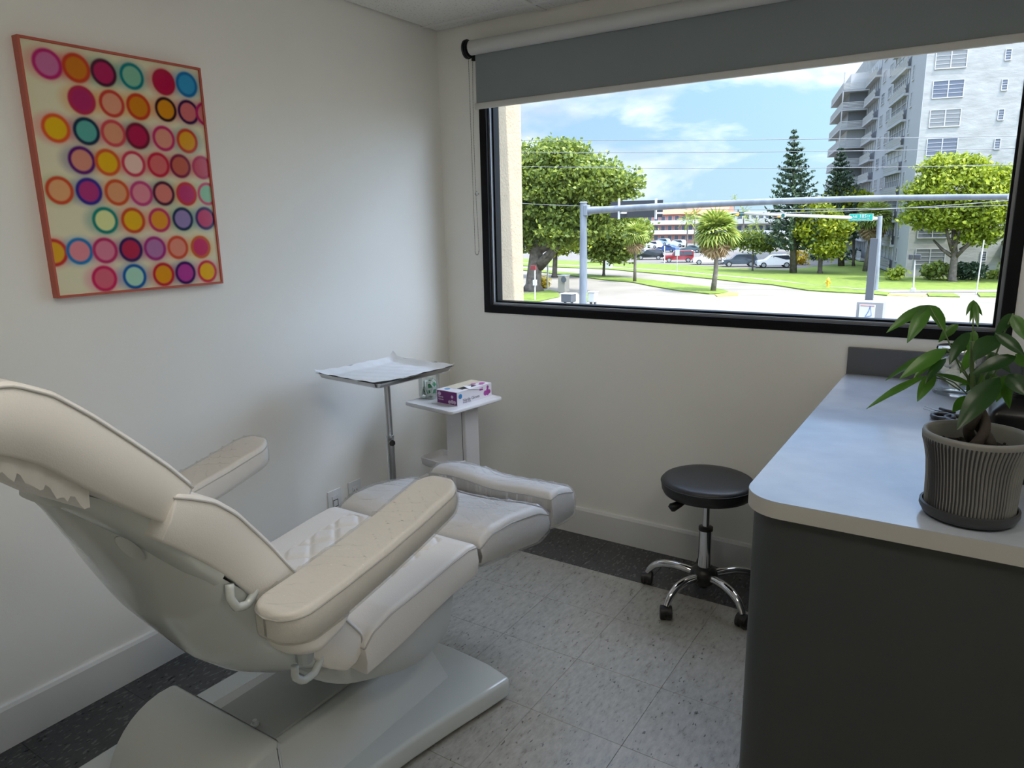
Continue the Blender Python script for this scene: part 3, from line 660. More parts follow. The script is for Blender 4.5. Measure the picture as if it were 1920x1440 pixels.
# ================================================================== TRAY STAND
TX, TY, TZ = .345, -.845, .925
ts = thing('instrument_stand', 'stainless tray on a grey steel post by the left wall', 'stand', (TX, TY, 0))
ang = math.radians(-6)
RT = Matrix.Translation((TX, TY, 0)) @ Matrix.Rotation(ang, 4, 'Z')
def rrect(hx, hy, r, n=5):
    o = []
    for cx_, cy_, a0 in ((1, 1, 0), (-1, 1, PI/2), (-1, -1, PI), (1, -1, 3*PI/2)):
        for k in range(n+1): a = a0+PI/2*k/n; o.append((cx_*(hx-r)+r*math.cos(a), cy_*(hy-r)+r*math.sin(a)))
    return o
def loft(b, rows, closed=True, cap0=False, cap1=False):
    R_ = [[b.verts.new(p) for p in r] for r in rows]
    for A, B_ in zip(R_, R_[1:]):
        n = len(A)
        for k in range(n if closed else n-1): b.faces.new((A[k], A[(k+1) % n], B_[(k+1) % n], B_[k]))
    if cap0: b.faces.new(R_[0][::-1])
    if cap1: b.faces.new(R_[-1])
    return R_
b = BM(); hx, hy = .188, .208
rows = []
for dx, z, r in ((0, TZ-.001, .030), (0, TZ, .030), (-.007, TZ, .026), (-.012, TZ-.004, .024), (-.020, TZ-.018, .022), (-.030, TZ-.021, .018)):
    rows.append([tuple(RT @ Vector((x, y, z))) for x, y in rrect(hx+dx, hy+dx, r)])
loft(b, rows, cap1=True)
rows2 = []
for dx, z, r in ((0, TZ-.001, .030), (-.009, TZ-.0025, .026), (-.016, TZ-.018, .022), (-.027, TZ-.0235, .018)):
    rows2.append([tuple(RT @ Vector((x, y, z))) for x, y in rrect(hx+dx, hy+dx, r)])
loft(b, rows2, cap1=True); bmesh.ops.recalc_face_normals(b, faces=b.faces)
obj('tray', b, M_['tray'], ts, smooth=True, angle=40)
b = BM()
def tp(x, y, z): return tuple(RT @ Vector((x, y, z)))
ring = [tp(x, y, TZ-.026) for x, y in rrect(.12, .14, .02)]; tube(b, ring+[ring[0]], .004, 8, cap=False); tube(b, [tp(-.12, 0, TZ-.026), tp(.12, 0, TZ-.026)], .004, 8)
obj('tray_holder', b, M_['steel'], ts, smooth=True)
b = BM(); tube(b, [(TX, TY, TZ-.026), (TX, TY, .63)], .0125, 24); obj('upper_post', b, M_['steel'], ts, smooth=True, angle=40)
b = BM(); tube(b, [(TX, TY, .655), (TX, TY, .05)], .0160, 24); obj('lower_post', b, M_['steel'], ts, smooth=True, angle=40)
b = BM()
bx_ = []
for k in range(10): a = 2*PI*k/10; bx_.append(a)
tube(b, [(TX+.014, TY-.010, .632), (TX+.024, TY-.017, .632)], .004, 8); rr_ = [(TX+.024, TY-.017, .632), (TX+.032, TY-.0225, .632)]
tube(b, rr_, .0125, 7); obj('clamp_knob', b, M_['black'], ts)
b = BM()
for k in range(4):
    a = PI/4+PI/2*k; tube(b, [(TX, TY, .055), (TX+.10*math.cos(a), TY+.10*math.sin(a), .050), (TX+.17*math.cos(a), TY+.17*math.sin(a), .034), (TX+.19*math.cos(a), TY+.19*math.sin(a), .012)], .010, 10)
    bmesh.ops.create_icosphere(b, subdivisions=2, radius=.012, matrix=Matrix.Translation((TX+.19*math.cos(a), TY+.19*math.sin(a), .012)))
obj('foot', b, M_['steel'], ts, smooth=True)
# paper lining the tray
b = BM(); n = 34; g = []
for i in range(n):
    row = []
    for j in range(n):
        u, v = -1+2*i/(n-1), -1+2*j/(n-1); x, y = u*(hx-.006), v*(hy-.006)
        d = max(abs(x)-(hx-.034), abs(y)-(hy-.034), 0)
        z = TZ-.0185+min(d/.024, 1)*.019+.0012*math.sin(x*70+y*31)+.0010*math.sin(y*95-x*40)+.002*max(0, (u*u+v*v-1.2))
        cr_ = (abs(u)*abs(v))**8*.006
        row.append(b.verts.new(tp(x, y, z+.0012+cr_)))
    g.append(row)
for i in range(n-1):
    for j in range(n-1): b.faces.new((g[i][j], g[i+1][j], g[i+1][j+1], g[i][j+1]))
corner = g[0][n-1].co; g[0][n-1].co.z += .016; g[1][n-1].co.z += .010; g[0][n-2].co.z += .009; g[n-1][n-1].co.z += .006; g[0][0].co.z += .004
obj('tray_liner', b, M_['paper'], None, smooth=True, label='creased white paper liner laid in the steel tray', cat='paper liner')

# ================================================================== TROLLEY IN THE CORNER
KZ = .700
tr = thing('white_trolley', 'white plastic trolley with shelf and lower basin in the room corner', 'trolley', (.33, -.33, 0))
RK = Matrix.Translation((.318, -.385, 0)) @ Matrix.Rotation(math.radians(-8), 4, 'Z')
def kp(x, y, z): return tuple(RK @ Vector((x, y, z)))
b = BM(); rows = []
for dx, z in ((-.006, KZ-.018), (0, KZ-.014), (0, KZ-.004), (-.004, KZ), (-.010, KZ-.003), (-.014, KZ-.003)):
    rows.append([kp(x, y, z) for x, y in rrect(.150+dx, .172+dx, .028, 7)])
loft(b, rows, cap0=True, cap1=True); bmesh.ops.recalc_face_normals(b, faces=b.faces); obj('shelf', b, M_['trolley'], tr, smooth=True, angle=50)
b = BM(); rows = []
for z, k in ((.02, 1.15), (.30, 1.05), (.60, 1.0), (KZ-.017, 1.0)):
    rows.append([kp(x*k+.028, y+.02, z) for x, y in rrect(.062, .045, .008, 3)])
loft(b, rows, cap0=True, cap1=True); obj('column', b, M_['trolley'], tr, smooth=True, angle=30)
b = BM(); box(b, -.0005, .0005, -.001, .001, .03, KZ-.02)
bmesh.ops.transform(b, matrix=RK @ Matrix.Translation((.072, -.026, 0)), verts=b.verts); obj('column_seam', b, M_['dark'], tr)
BZ = .432
b = BM(); rows = []
for dx, z in ((-.012, BZ-.040), (-.004, BZ-.032), (0, BZ), (-.004, BZ+.002), (-.007, BZ), (-.010, BZ-.020), (-.016, BZ-.026)):
    rows.append([kp(x-.018, y-.045, z) for x, y in rrect(.105+dx, .075+dx, .022, 6)])
loft(b, rows, cap0=True, cap1=True); bmesh.ops.recalc_face_normals(b, faces=b.faces); obj('basin', b, M_['trolley'], tr, smooth=True, angle=50, label='shallow lower basin')
b = BM(); rows = []
for dx, z in ((-.004, .030), (0, .036), (0, .052), (-.006, .058)): rows.append([kp(x+.01, y, z) for x, y in rrect(.16+dx, .17+dx, .04, 6)])
loft(b, rows, cap0=True, cap1=True); obj('base', b, M_['trolley'], tr, smooth=True, angle=40)
for sx_, sy_ in ((-1, -1), (1, -1), (-1, 1), (1, 1)):
    b = BM(); c = kp(.01+sx_*.13, sy_*.14, .018); tube(b, [(c[0]-.008, c[1], .018), (c[0]+.008, c[1], .018)], .018, 16); obj('caster', b, M_['black'], tr, smooth=True, angle=40)
# jar of packets on shelf
KS = KZ-.003
jp = at(798, 748, 2, KS); jx, jy = jp.x, jp.y+.03
glassjar('packet_jar', 'open glass jar of foil packets on the white trolley shelf', jx, jy, KS, .049, .165, None, None)
M_['pk'] = mat('white foil packet', (.72, .76, .74), .35); M_['pkg'] = mat('green print', (.03, .30, .12), .4)
for k in range(15):
    b = BM(); box(b, -.017, .017, -.0012, .0012, -.021, .021, .0008, 1)
    lv_ = box(b, -.0085, .0085, -.0019, .0019, -.011, .009)
    for f in {f for v in lv_ for f in v.link_faces}: f.material_index = 1
    a = 2*PI*k/9+random.uniform(-.2, .2); lvl = .030 if k < 8 else .062; rad = .030 if k % 8 < 6 else .012
    Mx = Matrix.Translation((jx+rad*math.cos(a), jy+rad*math.sin(a), KS+lvl+random.uniform(-.004, .006))) @ Matrix.Rotation(a+PI/2+random.uniform(-.2, .2), 4, 'Z') @ Matrix.Rotation(random.uniform(-.3, .3), 4, 'X') @ Matrix.Rotation(random.uniform(-.7, .7), 4, 'Y')
    bmesh.ops.transform(b, matrix=Mx, verts=b.verts)
    obj('foil_packet', b, [M_['pk'], M_['pkg']], None, label='small white and green foil packet inside the glass jar', cat='packet', group='foil packets in the glass jar')
# glove box
gA = at(858, 762, 2, KS); gB = at(912, 745, 2, KS); gC = at(820, 757, 2, KS)
gdir = (gB-gA).normalized(); gang = math.atan2(gdir.y, gdir.x); Lg, Wg, Hg = .236, .122, .062
gn = Vector((-gdir.y, gdir.x, 0))
gb = thing('glove_box', 'open white and purple box of gloves on the trolley shelf', 'box', tuple(gA))
MG = Matrix.Translation(gA) @ Matrix.Rotation(gang, 4, 'Z')
def gm(bm): bmesh.ops.transform(bm, matrix=MG, verts=bm.verts); return bm
M_['bw'] = mat('white card', (.76, .74, .78), .45); M_['bp'] = mat('purple print', (.17, .012, .17), .4); M_['bpk'] = mat('magenta print', (.42, .06, .34), .4); M_['bb'] = mat('blue print', (.03, .22, .48), .4); M_['bi'] = mat('buff card', (.60, .54, .42), .7)
b = BM(); box(b, 0, Lg, 0, Wg, 0, Hg, .0008, 1); obj('carton', gm(b), M_['bw'], gb)
b = BM(); box(b, -.0006, .0, .003, Wg-.003, .003, Hg-.003); obj('purple_end_panel', gm(b), M_['bp'], gb)
b = BM(); box(b, .05, Lg-.004, Wg*.42, Wg-.002, Hg, Hg+.0006); obj('buff_top_panel', gm(b), M_['bi'], gb)
b = BM(); box(b, .055, .150, .018, .050, Hg, Hg+.0010); obj('dispenser_opening', gm(b), M_['dark'], gb)
b = BM(); box(b, 0, .105, 0, .040, 0, .0008); bmesh.ops.transform(b, matrix=Matrix.Translation((.075, -.004, Hg+.001)) @ Matrix.Rotation(math.radians(10), 4, 'Y') @ Matrix.Rotation(math.radians(14), 4, 'X'), verts=b.verts); obj('torn_flap', gm(b), M_['bw'], gb)
def disc(bm, c, r, axis, n=20, t=.0004):
    vs_ = []
    for s in (0, t):
        vs_.append([bm.verts.new({'y': (c[0]+r*math.cos(2*PI*k/n), c[1]-s, c[2]+r*math.sin(2*PI*k/n)), 'x': (c[0]-s, c[1]+r*math.cos(2*PI*k/n), c[2]+r*math.sin(2*PI*k/n)), 'z': (c[0]+r*math.cos(2*PI*k/n), c[1]+r*math.sin(2*PI*k/n), c[2]+s)}[axis]) for k in range(n)])
    bm.faces.new(vs_[0]); bm.faces.new(vs_[1][::-1])
    for k in range(n): bm.faces.new((vs_[0][k], vs_[0][(k+1) % n], vs_[1][(k+1) % n], vs_[1][k]))
b = BM(); disc(b, (.020, 0, .040), .0115, 'y'); obj('blue_badge', gm(b), M_['bb'], gb)
b = BM(); disc(b, (.03, .085, Hg), .014, 'z'); obj('blue_badge', gm(b), M_['bb'], gb)
b = BM()
for c, r in (((Lg-.045, 0, .022), .012), ((Lg-.030, 0, .018), .010), ((Lg-.018, 0, .024), .010), ((Lg-.030, 0, .034), .008)): disc(b, c, r, 'y')
for c, r in (((Lg-.05, .02, Hg+.0003), .012), ((Lg-.03, .03, Hg+.0003), .014), ((Lg-.07, .05, Hg+.0007), .012)): disc(b, c, r, 'z')
disc(b, (Lg-.028, 0, .047), .0075, 'y'); box(b, Lg-.085, Lg-.062, -.0005, 0, .040, .052)
obj('magenta_flower_print', gm(b), M_['bpk'], gb, kind='stuff')
b = BM(); disc(b, (-.0006, .105, .045), .009, 'x'); M_['pe'] = mat('pale pink print', (.62, .48, .62), .4); obj('pale_end_print', gm(b), M_['pe'], gb); b = BM()
for c, r in (((-.0006, .030, .016), .009), ((-.0006, .016, .014), .008), ((-.0006, .046, .013), .008), ((-.0006, .030, .038), .007)): disc(b, c, r, 'x')
obj('pale_flower_print', gm(b), M_['pe'], gb, kind='stuff')
def text(name, s, size, mtx, m, parent, ext=.0003):
    cu = bpy.data.curves.new(name, 'FONT'); cu.body = s; cu.size = size; cu.extrude = ext; cu.align_x = 'LEFT'
    o = bpy.data.objects.new('tmp_text', cu); COL.objects.link(o)
    me = bpy.data.meshes.new_from_object(o.evaluated_get(bpy.context.evaluated_depsgraph_get()))
    bpy.data.objects.remove(o)
    bm = BM(); bm.from_mesh(me); bmesh.ops.transform(bm, matrix=mtx, verts=bm.verts); return obj(name, bm, m, parent)
RX90 = Matrix.Rotation(PI/2, 4, 'X')
M_['gtext'] = mat('grey lettering', (.20, .18, .24), .5)
text('lettering', 'Nitrile Gloves', .020, MG @ Matrix.Translation((.035, -.0004, .012)) @ RX90, M_['gtext'], gb)
text('lettering', 'Powder Free', .010, MG @ Matrix.Translation((.036, -.0004, .005)) @ RX90, M_['gtext'], gb)
text('lettering', 'Nitrile\nGloves', .011, MG @ Matrix.Translation((-.0007, .112, .028)) @ Matrix.Rotation(-PI/2, 4, 'Z') @ RX90, M_['bw'], gb)
#@@FURN_END
# ================================================================== TREATMENT CHAIR
XC, HWD = .833, .287
X0, X1 = XC-HWD, XC+HWD
ch = thing('treatment_chair', 'white reclining treatment chair with plastic covered arms and leg rest', 'chair', (XC, -1.6, 0))
M_['lgrey_'] = mat('grey steel column', (.30, .31, .31), .5)
def quilt(hwq, u0, u1, LT, pitch=.105, depth=.011):
    def f(x, u, de):
        xx = x-XC; s = u*LT
        if abs(xx) > hwq or u < u0 or u > u1:
            # stitched seam at the edge of the panel
            d = abs(abs(xx)-hwq) if u0 <= u <= u1 else .1
            return -.004*math.exp(-(d/.004)**2)
        a, c = (xx+s)/pitch, (xx-s)/pitch
        da, dc = abs(a-round(a))*pitch, abs(c-round(c))*pitch
        return depth*(min(1, da/.020)**.6*min(1, dc/.020)**.6) - depth*.6
    return f
# seat
ST = [(-1.800, .500), (-1.770, .527), (-1.70, .545), (-1.58, .556), (-1.45, .572), (-1.375, .578), (-1.338, .572)]
SB = [(-1.800, .415), (-1.74, .420), (-1.66, .430), (-1.56, .448), (-1.47, .462), (-1.39, .470), (-1.338, .474)]
bm, pp = cushion(X0, X1, ST, SB, .013, extra=quilt(.185, .02, .93, .5), ns=130, nx=140)
seat_c = obj('seat_cushion', bm, M_['pvc'], ch, smooth=True); piping('piping', pp, M_['pipe'], seat_c, lift=.002)
# leg rest with raised sides
def legx(x, u, de):
    t = abs(x-XC)/HWD
    dip = -.014*max(0, 1-(t/.72)**2) 
    return dip
LTp = [(-1.320, .570), (-1.26, .590), (-1.16, .588), (-1.06, .572), (-.985, .558), (-.925, .530)]
LBp = [(-1.320, .490), (-1.26, .478), (-1.16, .462), (-1.06, .444), (-.985, .430), (-.925, .440)]
bm, pp = cushion(X0-.005, X1, LTp, LBp, .022, extra=legx, ns=40, nx=40)
leg_c = obj('leg_cushion', bm, M_['pvc'], ch, smooth=True); piping('piping', pp, M_['pipe'], leg_c, lift=.001)
def footx(x, u, de):
    t = (x-XC)/HWD
    return .010*math.exp(-((t+.5)/.35)**2) - .006*max(0, 1-((t-.2)/.4)**2)
FTp = [(-.905, .575), (-.86, .580), (-.80, .566), (-.745, .548)]; FBp = [(-.905, .450), (-.86, .442), (-.80, .436), (-.745, .436)]
bm, pp = cushion(X0+.05, X1, FTp, FBp, .020, extra=footx, ns=26, nx=36)
foot_c = obj('foot_cushion', bm, M_['pvc'], ch, smooth=True); piping('piping', pp, M_['pipe'], foot_c, lift=.001)
# film over leg and foot cushions
bm, _ = cushion(X0-.005, X1, LTp, LBp, .022, extra=legx, ns=130, nx=120, grow=.005, wob=.0032)
obj('plastic_cover', bm, M_['film'], leg_c, smooth=True, label='crinkled clear plastic cover')
bm, _ = cushion(X0+.05, X1, FTp, FBp, .020, extra=footx, ns=60, nx=120, grow=.005, wob=.0032)
obj('plastic_cover', bm, M_['film'], foot_c, smooth=True, label='crinkled clear plastic cover')
# back cushion
BT = [(-1.790, .478), (-1.783, .520), (-1.820, .570), (-1.885, .655), (-1.950, .745), (-2.020, .852), (-2.085, .940), (-2.130, .982), (-2.175, 1.005), (-2.205, 1.018)]
BB = [(-1.850, .452), (-1.905, .492), (-1.960, .570), (-2.010, .650), (-2.060, .735), (-2.120, .815), (-2.175, .875), (-2.215, .915), (-2.245, .94)]
def backx(x, u, de):
    q = quilt(.17, .12, .75, .8)(x, u, de)
    return q - .012*max(0, 1-((x-XC)/.2)**2)
bm, pp = cushion(XC-.272, XC+.272, BT, BB, .010, extra=backx, ns=120, nx=90)
back_c = obj('back_cushion', bm, M_['pvc'], ch, smooth=True); piping('piping', pp, M_['pipe'], back_c, lift=.002)
# head cushion
HT = [(-2.163, 1.020), (-2.205, 1.072), (-2.262, 1.133), (-2.318, 1.190), (-2.372, 1.238), (-2.422, 1.263), (-2.475, 1.268), (-2.53, 1.255)]
HB = [(-2.218, .958), (-2.262, .995), (-2.315, 1.042), (-2.360, 1.085), (-2.400, 1.125), (-2.445, 1.155), (-2.492, 1.168), (-2.54, 1.165)]
bm, pp = cushion(XC-.262, XC+.262, HT, HB, .009, ns=50, nx=40)
head_c = obj('head_cushion', bm, M_['pvc'], ch, smooth=True); piping('piping', pp, M_['pipe'], head_c, lift=.002)
# loose cover hanging under the head cushion
b = BM(); rows = []
for i in range(26):
    u = i/25; y = -2.47+.135*u; zb = 1.145-.115*u+.006*math.sin(u*25)+.005*math.sin(u*47)
    zt = 1.195-.105*u
    row = []
    for x, z in ((XC-.235, zt), (XC-.238, zb), (XC, zb-.01), (XC+.238+.003*math.sin(u*30), zb), (XC+.240, (zb+zt)/2+.004), (XC+.235, zt)): row.append((x, y, z+.002*math.sin(u*60+x*9)))
    rows.append(row)
loft(b, rows, cap0=True, cap1=True); bmesh.ops.recalc_face_normals(b, faces=b.faces); obj('cover_hem', b, M_['pvc'], head_c, smooth=True, angle=60, label='loose gathered fabric under head cushion')
# back shell
BS = [(-2.398, 1.055), (-2.378, 1.066), (-2.350, 1.064), (-2.285, 1.005), (-2.235, .958), (-2.165, .880), (-2.105, .800), (-2.04, .71), (-1.975, .60), (-1.915, .505), (-1.905, .478), (-1.93, .478), (-1.98, .500), (-2.03, .520), (-2.092, .560), (-2.149, .615), (-2.205, .695), (-2.258, .780), (-2.302, .875), (-2.355, .975)]
def smooth_loop(P, k=2):
    P = [Vector(p) for p in P]
    for _ in range(k):
        Q = []
        for i in range(len(P)):
            a, c = P[i], P[(i+1) % len(P)]; Q += [a*.75+c*.25, a*.25+c*.75]
        P = Q
    return P
def shellbody(name, prof, xc, hw, mat_, edge=.04, taper=.10, parent=ch, **kw):
    """closed profile in (y,z) with rounded flanks"""
    P = smooth_loop(prof, 2); c = sum(P, Vector((0, 0)))/len(P)
    b = BM(); rows = []
    steps = [(-hw+edge*.0, 1-taper), (-hw+edge*.12, 1-taper*.5), (-hw+edge*.45, 1-taper*.15), (-hw+edge, 1), (hw-edge, 1), (hw-edge*.45, 1-taper*.15), (hw-edge*.12, 1-taper*.5), (hw, 1-taper)]
    for dx, k in steps: rows.append([(xc+dx, c.x+(p.x-c.x)*k, c.y+(p.y-c.y)*k) for p in P])
    loft(b, rows, cap0=True, cap1=True); bmesh.ops.recalc_face_normals(b, faces=b.faces)
    return obj(name, b, mat_, parent, smooth=True, angle=55, **kw)
HF = [(-2.312, .993), (-2.298, 1.012), (-2.255, .985), (-2.224, .957), (-2.199, .925), (-2.178, .872), (-2.148, .836), (-2.062, .745), (-1.964, .593), (-1.905, .500)]
HR = [(-2.314, .982), (-2.271, .897), (-2.215, .789), (-2.169, .680), (-2.114, .597), (-2.06, .518), (-1.997, .457), (-1.941, .427), (-1.855, .415)]
HWS = ([0, .06, .16, .26, .36, 1], [.055, .105, .185, .235, .258, .262])
def hull(name, Fr, Rr, m, ex=2.2, grow=0, **k):
    A, _ = resamp(Fr, 44); B_, _ = resamp(Rr, 44); b = BM(); rows = []
    for i in range(44):
        hw = float(np.interp(i/43, *HWS))+grow; row = []
        for q_ in range(33):
            p = -PI/2+PI*q_/32
            sx_ = abs(math.sin(p))**(2/ex)*math.copysign(1, math.sin(p)); dp = abs(math.cos(p))**(2/ex); q = A[i]+(B_[i]-A[i])*dp
            row.append((XC+hw*sx_, q[0], q[1]))
        rows.append(row)
    loft(b, rows, cap0=True, cap1=True); bmesh.ops.recalc_face_normals(b, faces=b.faces); return obj(name, b, m, ch, smooth=True, angle=60, **k)
bs = hull('back_shell', HF, HR, M_['shell'], 1.7)
PF = [(-2.318, .998), (-2.298, 1.020), (-2.255, .995), (-2.224, .968), (-2.199, .935), (-2.165, .880), (-2.125, .832)]
PR = [(-2.322, .988), (-2.308, .985), (-2.275, .950), (-2.248, .922), (-2.222, .888), (-2.190, .842), (-2.150, .798)]
HWS = ([0, .10, .27, .45, .65, 1], [.060, .110, .190, .238, .264, .268])
hull('back_plate', PF, PR, M_['shell'], 5)
# raised panel line, grip recess shade painted as a grey oval, and hook handles on the shell flank
def flank(y, z): return (XC+.185-.9*((-2.245-y)+(.935-z))*.5, y, z)
b = BM()
pts = [flank(-2.248+.012*math.cos(a)-.022*math.sin(a), .905+.034*math.sin(a)) for a in [2*PI*k/24 for k in range(24)]]
v = [b.verts.new((p[0]+.001, p[1], p[2])) for p in pts]; b.faces.new(v); bmesh.ops.recalc_face_normals(b, faces=b.faces)
v2 = [b.verts.new((p[0]-.004, p[1], p[2])) for p in pts]
for k in range(24): b.faces.new((v[k], v[(k+1) % 24], v2[(k+1) % 24], v2[k]))
bpy_rec = obj('grip_shade_patch', b, mat('painted grip shade', (.50, .52, .51), .5), bs, label='grey oval painted as grip recess shade')
b = BM(); hp = [(-2.118, .800), (-2.122, .772), (-2.112, .748), (-2.088, .742), (-2.066, .760), (-2.058, .786)]
q, _ = resamp([(y, z) for y, z in hp], 16); tube(b, [(XC+.262+.006*math.sin(PI*k/15), y, z) for k, (y, z) in enumerate(q)], .009, 10); obj('hook', b, M_['shell'], bs, smooth=True)
b = BM(); hp = [(-1.985, .545), (-1.99, .52), (-1.972, .500), (-1.94, .500), (-1.918, .520), (-1.912, .548)]
q, _ = resamp([(y, z) for y, z in hp], 16); tube(b, [(XC+.262+.006*math.sin(PI*k/15), y, z) for k, (y, z) in enumerate(q)], .009, 10); obj('hook', b, M_['shell'], bs, smooth=True)
# padded strip between shell and cushion
# armrests
def arm(xc, name_lab, lab_cover):
    AT = [(-2.115, .765), (-2.05, .768), (-1.97, .778), (-1.84, .798), (-1.72, .822), (-1.62, .846), (-1.555, .862)]
    AB = [(-2.115, .705), (-2.05, .695), (-1.97, .703), (-1.84, .728), (-1.72, .755), (-1.62, .782), (-1.555, .802)]
    if xc < XC: AT = [(-1.90, .788)]+AT[3:]; AB = [(-1.90, .716)]+AB[3:]
    bm, pp = cushion(xc-.066, xc+.066, AT, AB, .014, plan=.062, ns=50, nx=22)
    a = obj('armrest', bm, M_['pvc'], ch, smooth=True, label=name_lab); piping('piping', pp, M_['pipe'], a, r=.0018, lift=.001)
    bm, _ = cushion(xc-.066, xc+.066, AT, AB, .014, plan=.062, ns=170, nx=44, grow=.0035, wob=.0034)
    obj('plastic_cover', bm, M_['filmarm'], a, smooth=True, label=lab_cover)
    AT2 = [(-2.105, .700), (-2.04, .700), (-1.97, .712), (-1.93, .718)]; AB2 = [(-2.09, .668), (-2.03, .655), (-1.975, .672), (-1.93, .700)]
    if xc < XC: return
    bm, _ = cushion(xc-.058, xc+.058, AT2, AB2, .012, plan=.055, ns=22, nx=16); obj('arm_pad_base', bm, M_['pvc'], a, smooth=True)
    s = 1 if xc > XC else -1
    b = BM(); tube(b, [(xc-s*.02, -2.00, .675), (xc-s*.055, -1.985, .62), (xc-s*.075, -1.97, .56)], [.026, .022, .020], 12); obj('arm_bracket', b, M_['shell'], a, smooth=True)
arm(1.187, 'near padded armrest', 'wrinkled clear plastic arm cover'); arm(.486, 'far padded armrest', 'wrinkled clear plastic arm cover')
# seat shell and lift
SS = [(-1.925, .462), (-1.830, .380), (-1.712, .332), (-1.60, .288), (-1.50, .275), (-1.40, .305), (-1.37, .380), (-1.36, .455), (-1.50, .468), (-1.7, .45)]
shellbody('seat_shell', SS, XC, .225, M_['shell2'], .03, .06)
b = BM(); box(b, XC-.17, XC+.17, -1.28, -.86, .385, .440, .012); obj('leg_rest_frame', b, M_['shell2'], ch, smooth=True, angle=40)
b = BM(); prism(b, [(-1.60, .36), (-1.42, .30), (-1.36, .12), (-1.62, .12)], lambda p: (.70, p[0], p[1]), lambda p: (.86, p[0], p[1]), .01, 2); obj('lift_column', b, M_['lgrey_'], ch, smooth=True, angle=40)
# base plate with a waist
bp_r = [(1.150, -1.222), (1.128, -1.33), (1.098, -1.46), (1.070, -1.60), (1.052, -1.73), (1.045, -1.86), (1.05, -2.0), (1.07, -2.15), (1.10, -2.28)]
bp_f = [(1.150, -1.222), (1.05, -1.195), (.90, -1.182), (.76, -1.180), (.60, -1.185), (.47, -1.20), (.40, -1.222)]
bp_l = [(.40, -1.222), (.385, -1.4), (.375, -1.6), (.365, -1.8), (.365, -2.0), (.37, -2.28)]
outl = bp_r[::-1]+bp_f[1:]+bp_l[1:]
b = BM(); prism(b, [(x, y) for x, y in outl], lambda p: (p[0], p[1], .012), lambda p: (p[0], p[1], .080), .014, 4, 20); obj('base_plate', b, M_['shell'], ch, smooth=True, angle=35)
b = BM(); box(b, .45, 1.02, -2.2, -1.28, 0, .012); obj('base_feet', b, M_['dark'], ch)
# raised spine on the plate
b = BM(); P_ = [(.56, .078), (.60, .205), (.90, .205), (.985, .078)]
prism(b, P_, lambda p: (p[0], -2.02, p[1]), lambda p: (p[0]-.0, -1.32, p[1]-(.03 if p[1] > .1 else 0)), .008, 2); obj('base_spine', b, M_['shell2'], ch, smooth=True, angle=35)
b = BM(); box(b, .655, .87, -1.96, -1.45, .200, .2075); obj('recessed_deck', b, mat('grey deck plastic', (.40, .42, .42), .45), ch)
b = BM(); lathe(b, [(0, .222), (.006, .222), (.007, .214), (.011, .212), (.011, .2075)], (.79, -1.89, 0), 12); obj('bolt', b, M_['shell2'], ch, smooth=True, angle=40)
b = BM(); lathe(b, [(0, .222), (.006, .222), (.007, .214), (.011, .212), (.011, .2075)], (.74, -1.60, 0), 12); obj('bolt', b, M_['shell2'], ch, smooth=True, angle=40)
# motor cover: quarter-round hood
prof = [(-1.925, .082)] + [(-1.935-.002*k, .255+.004*k) for k in range(3)] + [(-1.945-.215*math.sin(a)**.8, .02+.245*math.cos(a)) for a in [PI/2*k/12 for k in range(1, 13)]]
b = BM(); prism(b, prof, lambda p: (.515, p[0], p[1]), lambda p: (.955, p[0], p[1]), .016, 3, 35); obj('motor_cover', b, M_['shell2'], ch, smooth=True, angle=35)
#@@CHAIR_END
# ================================================================== OUTSIDE
def gmat(name, c1, c2, scale=.8, rough=.9, bump=0, detail=6, stretch=None):
    m = bpy.data.materials.new(name); m.use_nodes = True; nt = m.node_tree; bs = nt.nodes['Principled BSDF']; L = nt.links.new
    tc = N(nt, 'ShaderNodeTexCoord'); mp = N(nt, 'ShaderNodeMapping'); L(tc.outputs['Object'], mp.inputs[0])
    if stretch: mp.inputs['Scale'].default_value = stretch
    n = N(nt, 'ShaderNodeTexNoise', i_Scale=float(scale), i_Detail=float(detail), i_Roughness=.62); L(mp.outputs[0], n.inputs['Vector'])
    r = ramp(nt, [(.32, c1), (.68, c2)]); L(n.outputs['Fac'], r.inputs[0]); L(r.outputs[0], bs.inputs['Base Color']); bs.inputs['Roughness'].default_value = rough; bs.inputs['Specular IOR Level'].default_value = .2
    if bump: bp = N(nt, 'ShaderNodeBump', i_Strength=bump, i_Distance=.05); L(n.outputs['Fac'], bp.inputs['Height']); L(bp.outputs[0], bs.inputs['Normal'])
    return m
M_['road'] = gmat('pale road', (.15, .136, .112), (.195, .178, .148), .25)
M_['walk'] = gmat('concrete walk', (.18, .17, .14), (.225, .213, .175), 1.2)
M_['grass'] = gmat('sunlit grass', (.075, .115, .018), (.15, .195, .036), 2.2, bump=.8)
M_['lot'] = gmat('parking lot surface', (.115, .105, .095), (.15, .14, .125), .4)
M_['paintw'] = gmat('white road paint', (.26, .25, .22), (.30, .29, .265), 3)
M_['painty'] = gmat('yellow kerb paint', (.34, .25, .06), (.40, .31, .09), 3)
M_['galv'] = gmat('galvanised steel', (.13, .145, .165), (.21, .23, .25), 2.5, .45, stretch=(1, 1, .3))
M_['white'] = mat('white outdoor paint', (.50, .50, .49), .5)
M_['dgrey'] = mat('dark grey steel', (.07, .075, .085), .5)
M_['lgrey'] = mat('pale grey box', (.42, .42, .40), .6)
M_['signback'] = mat('dark sign back', (.030, .032, .038), .55)
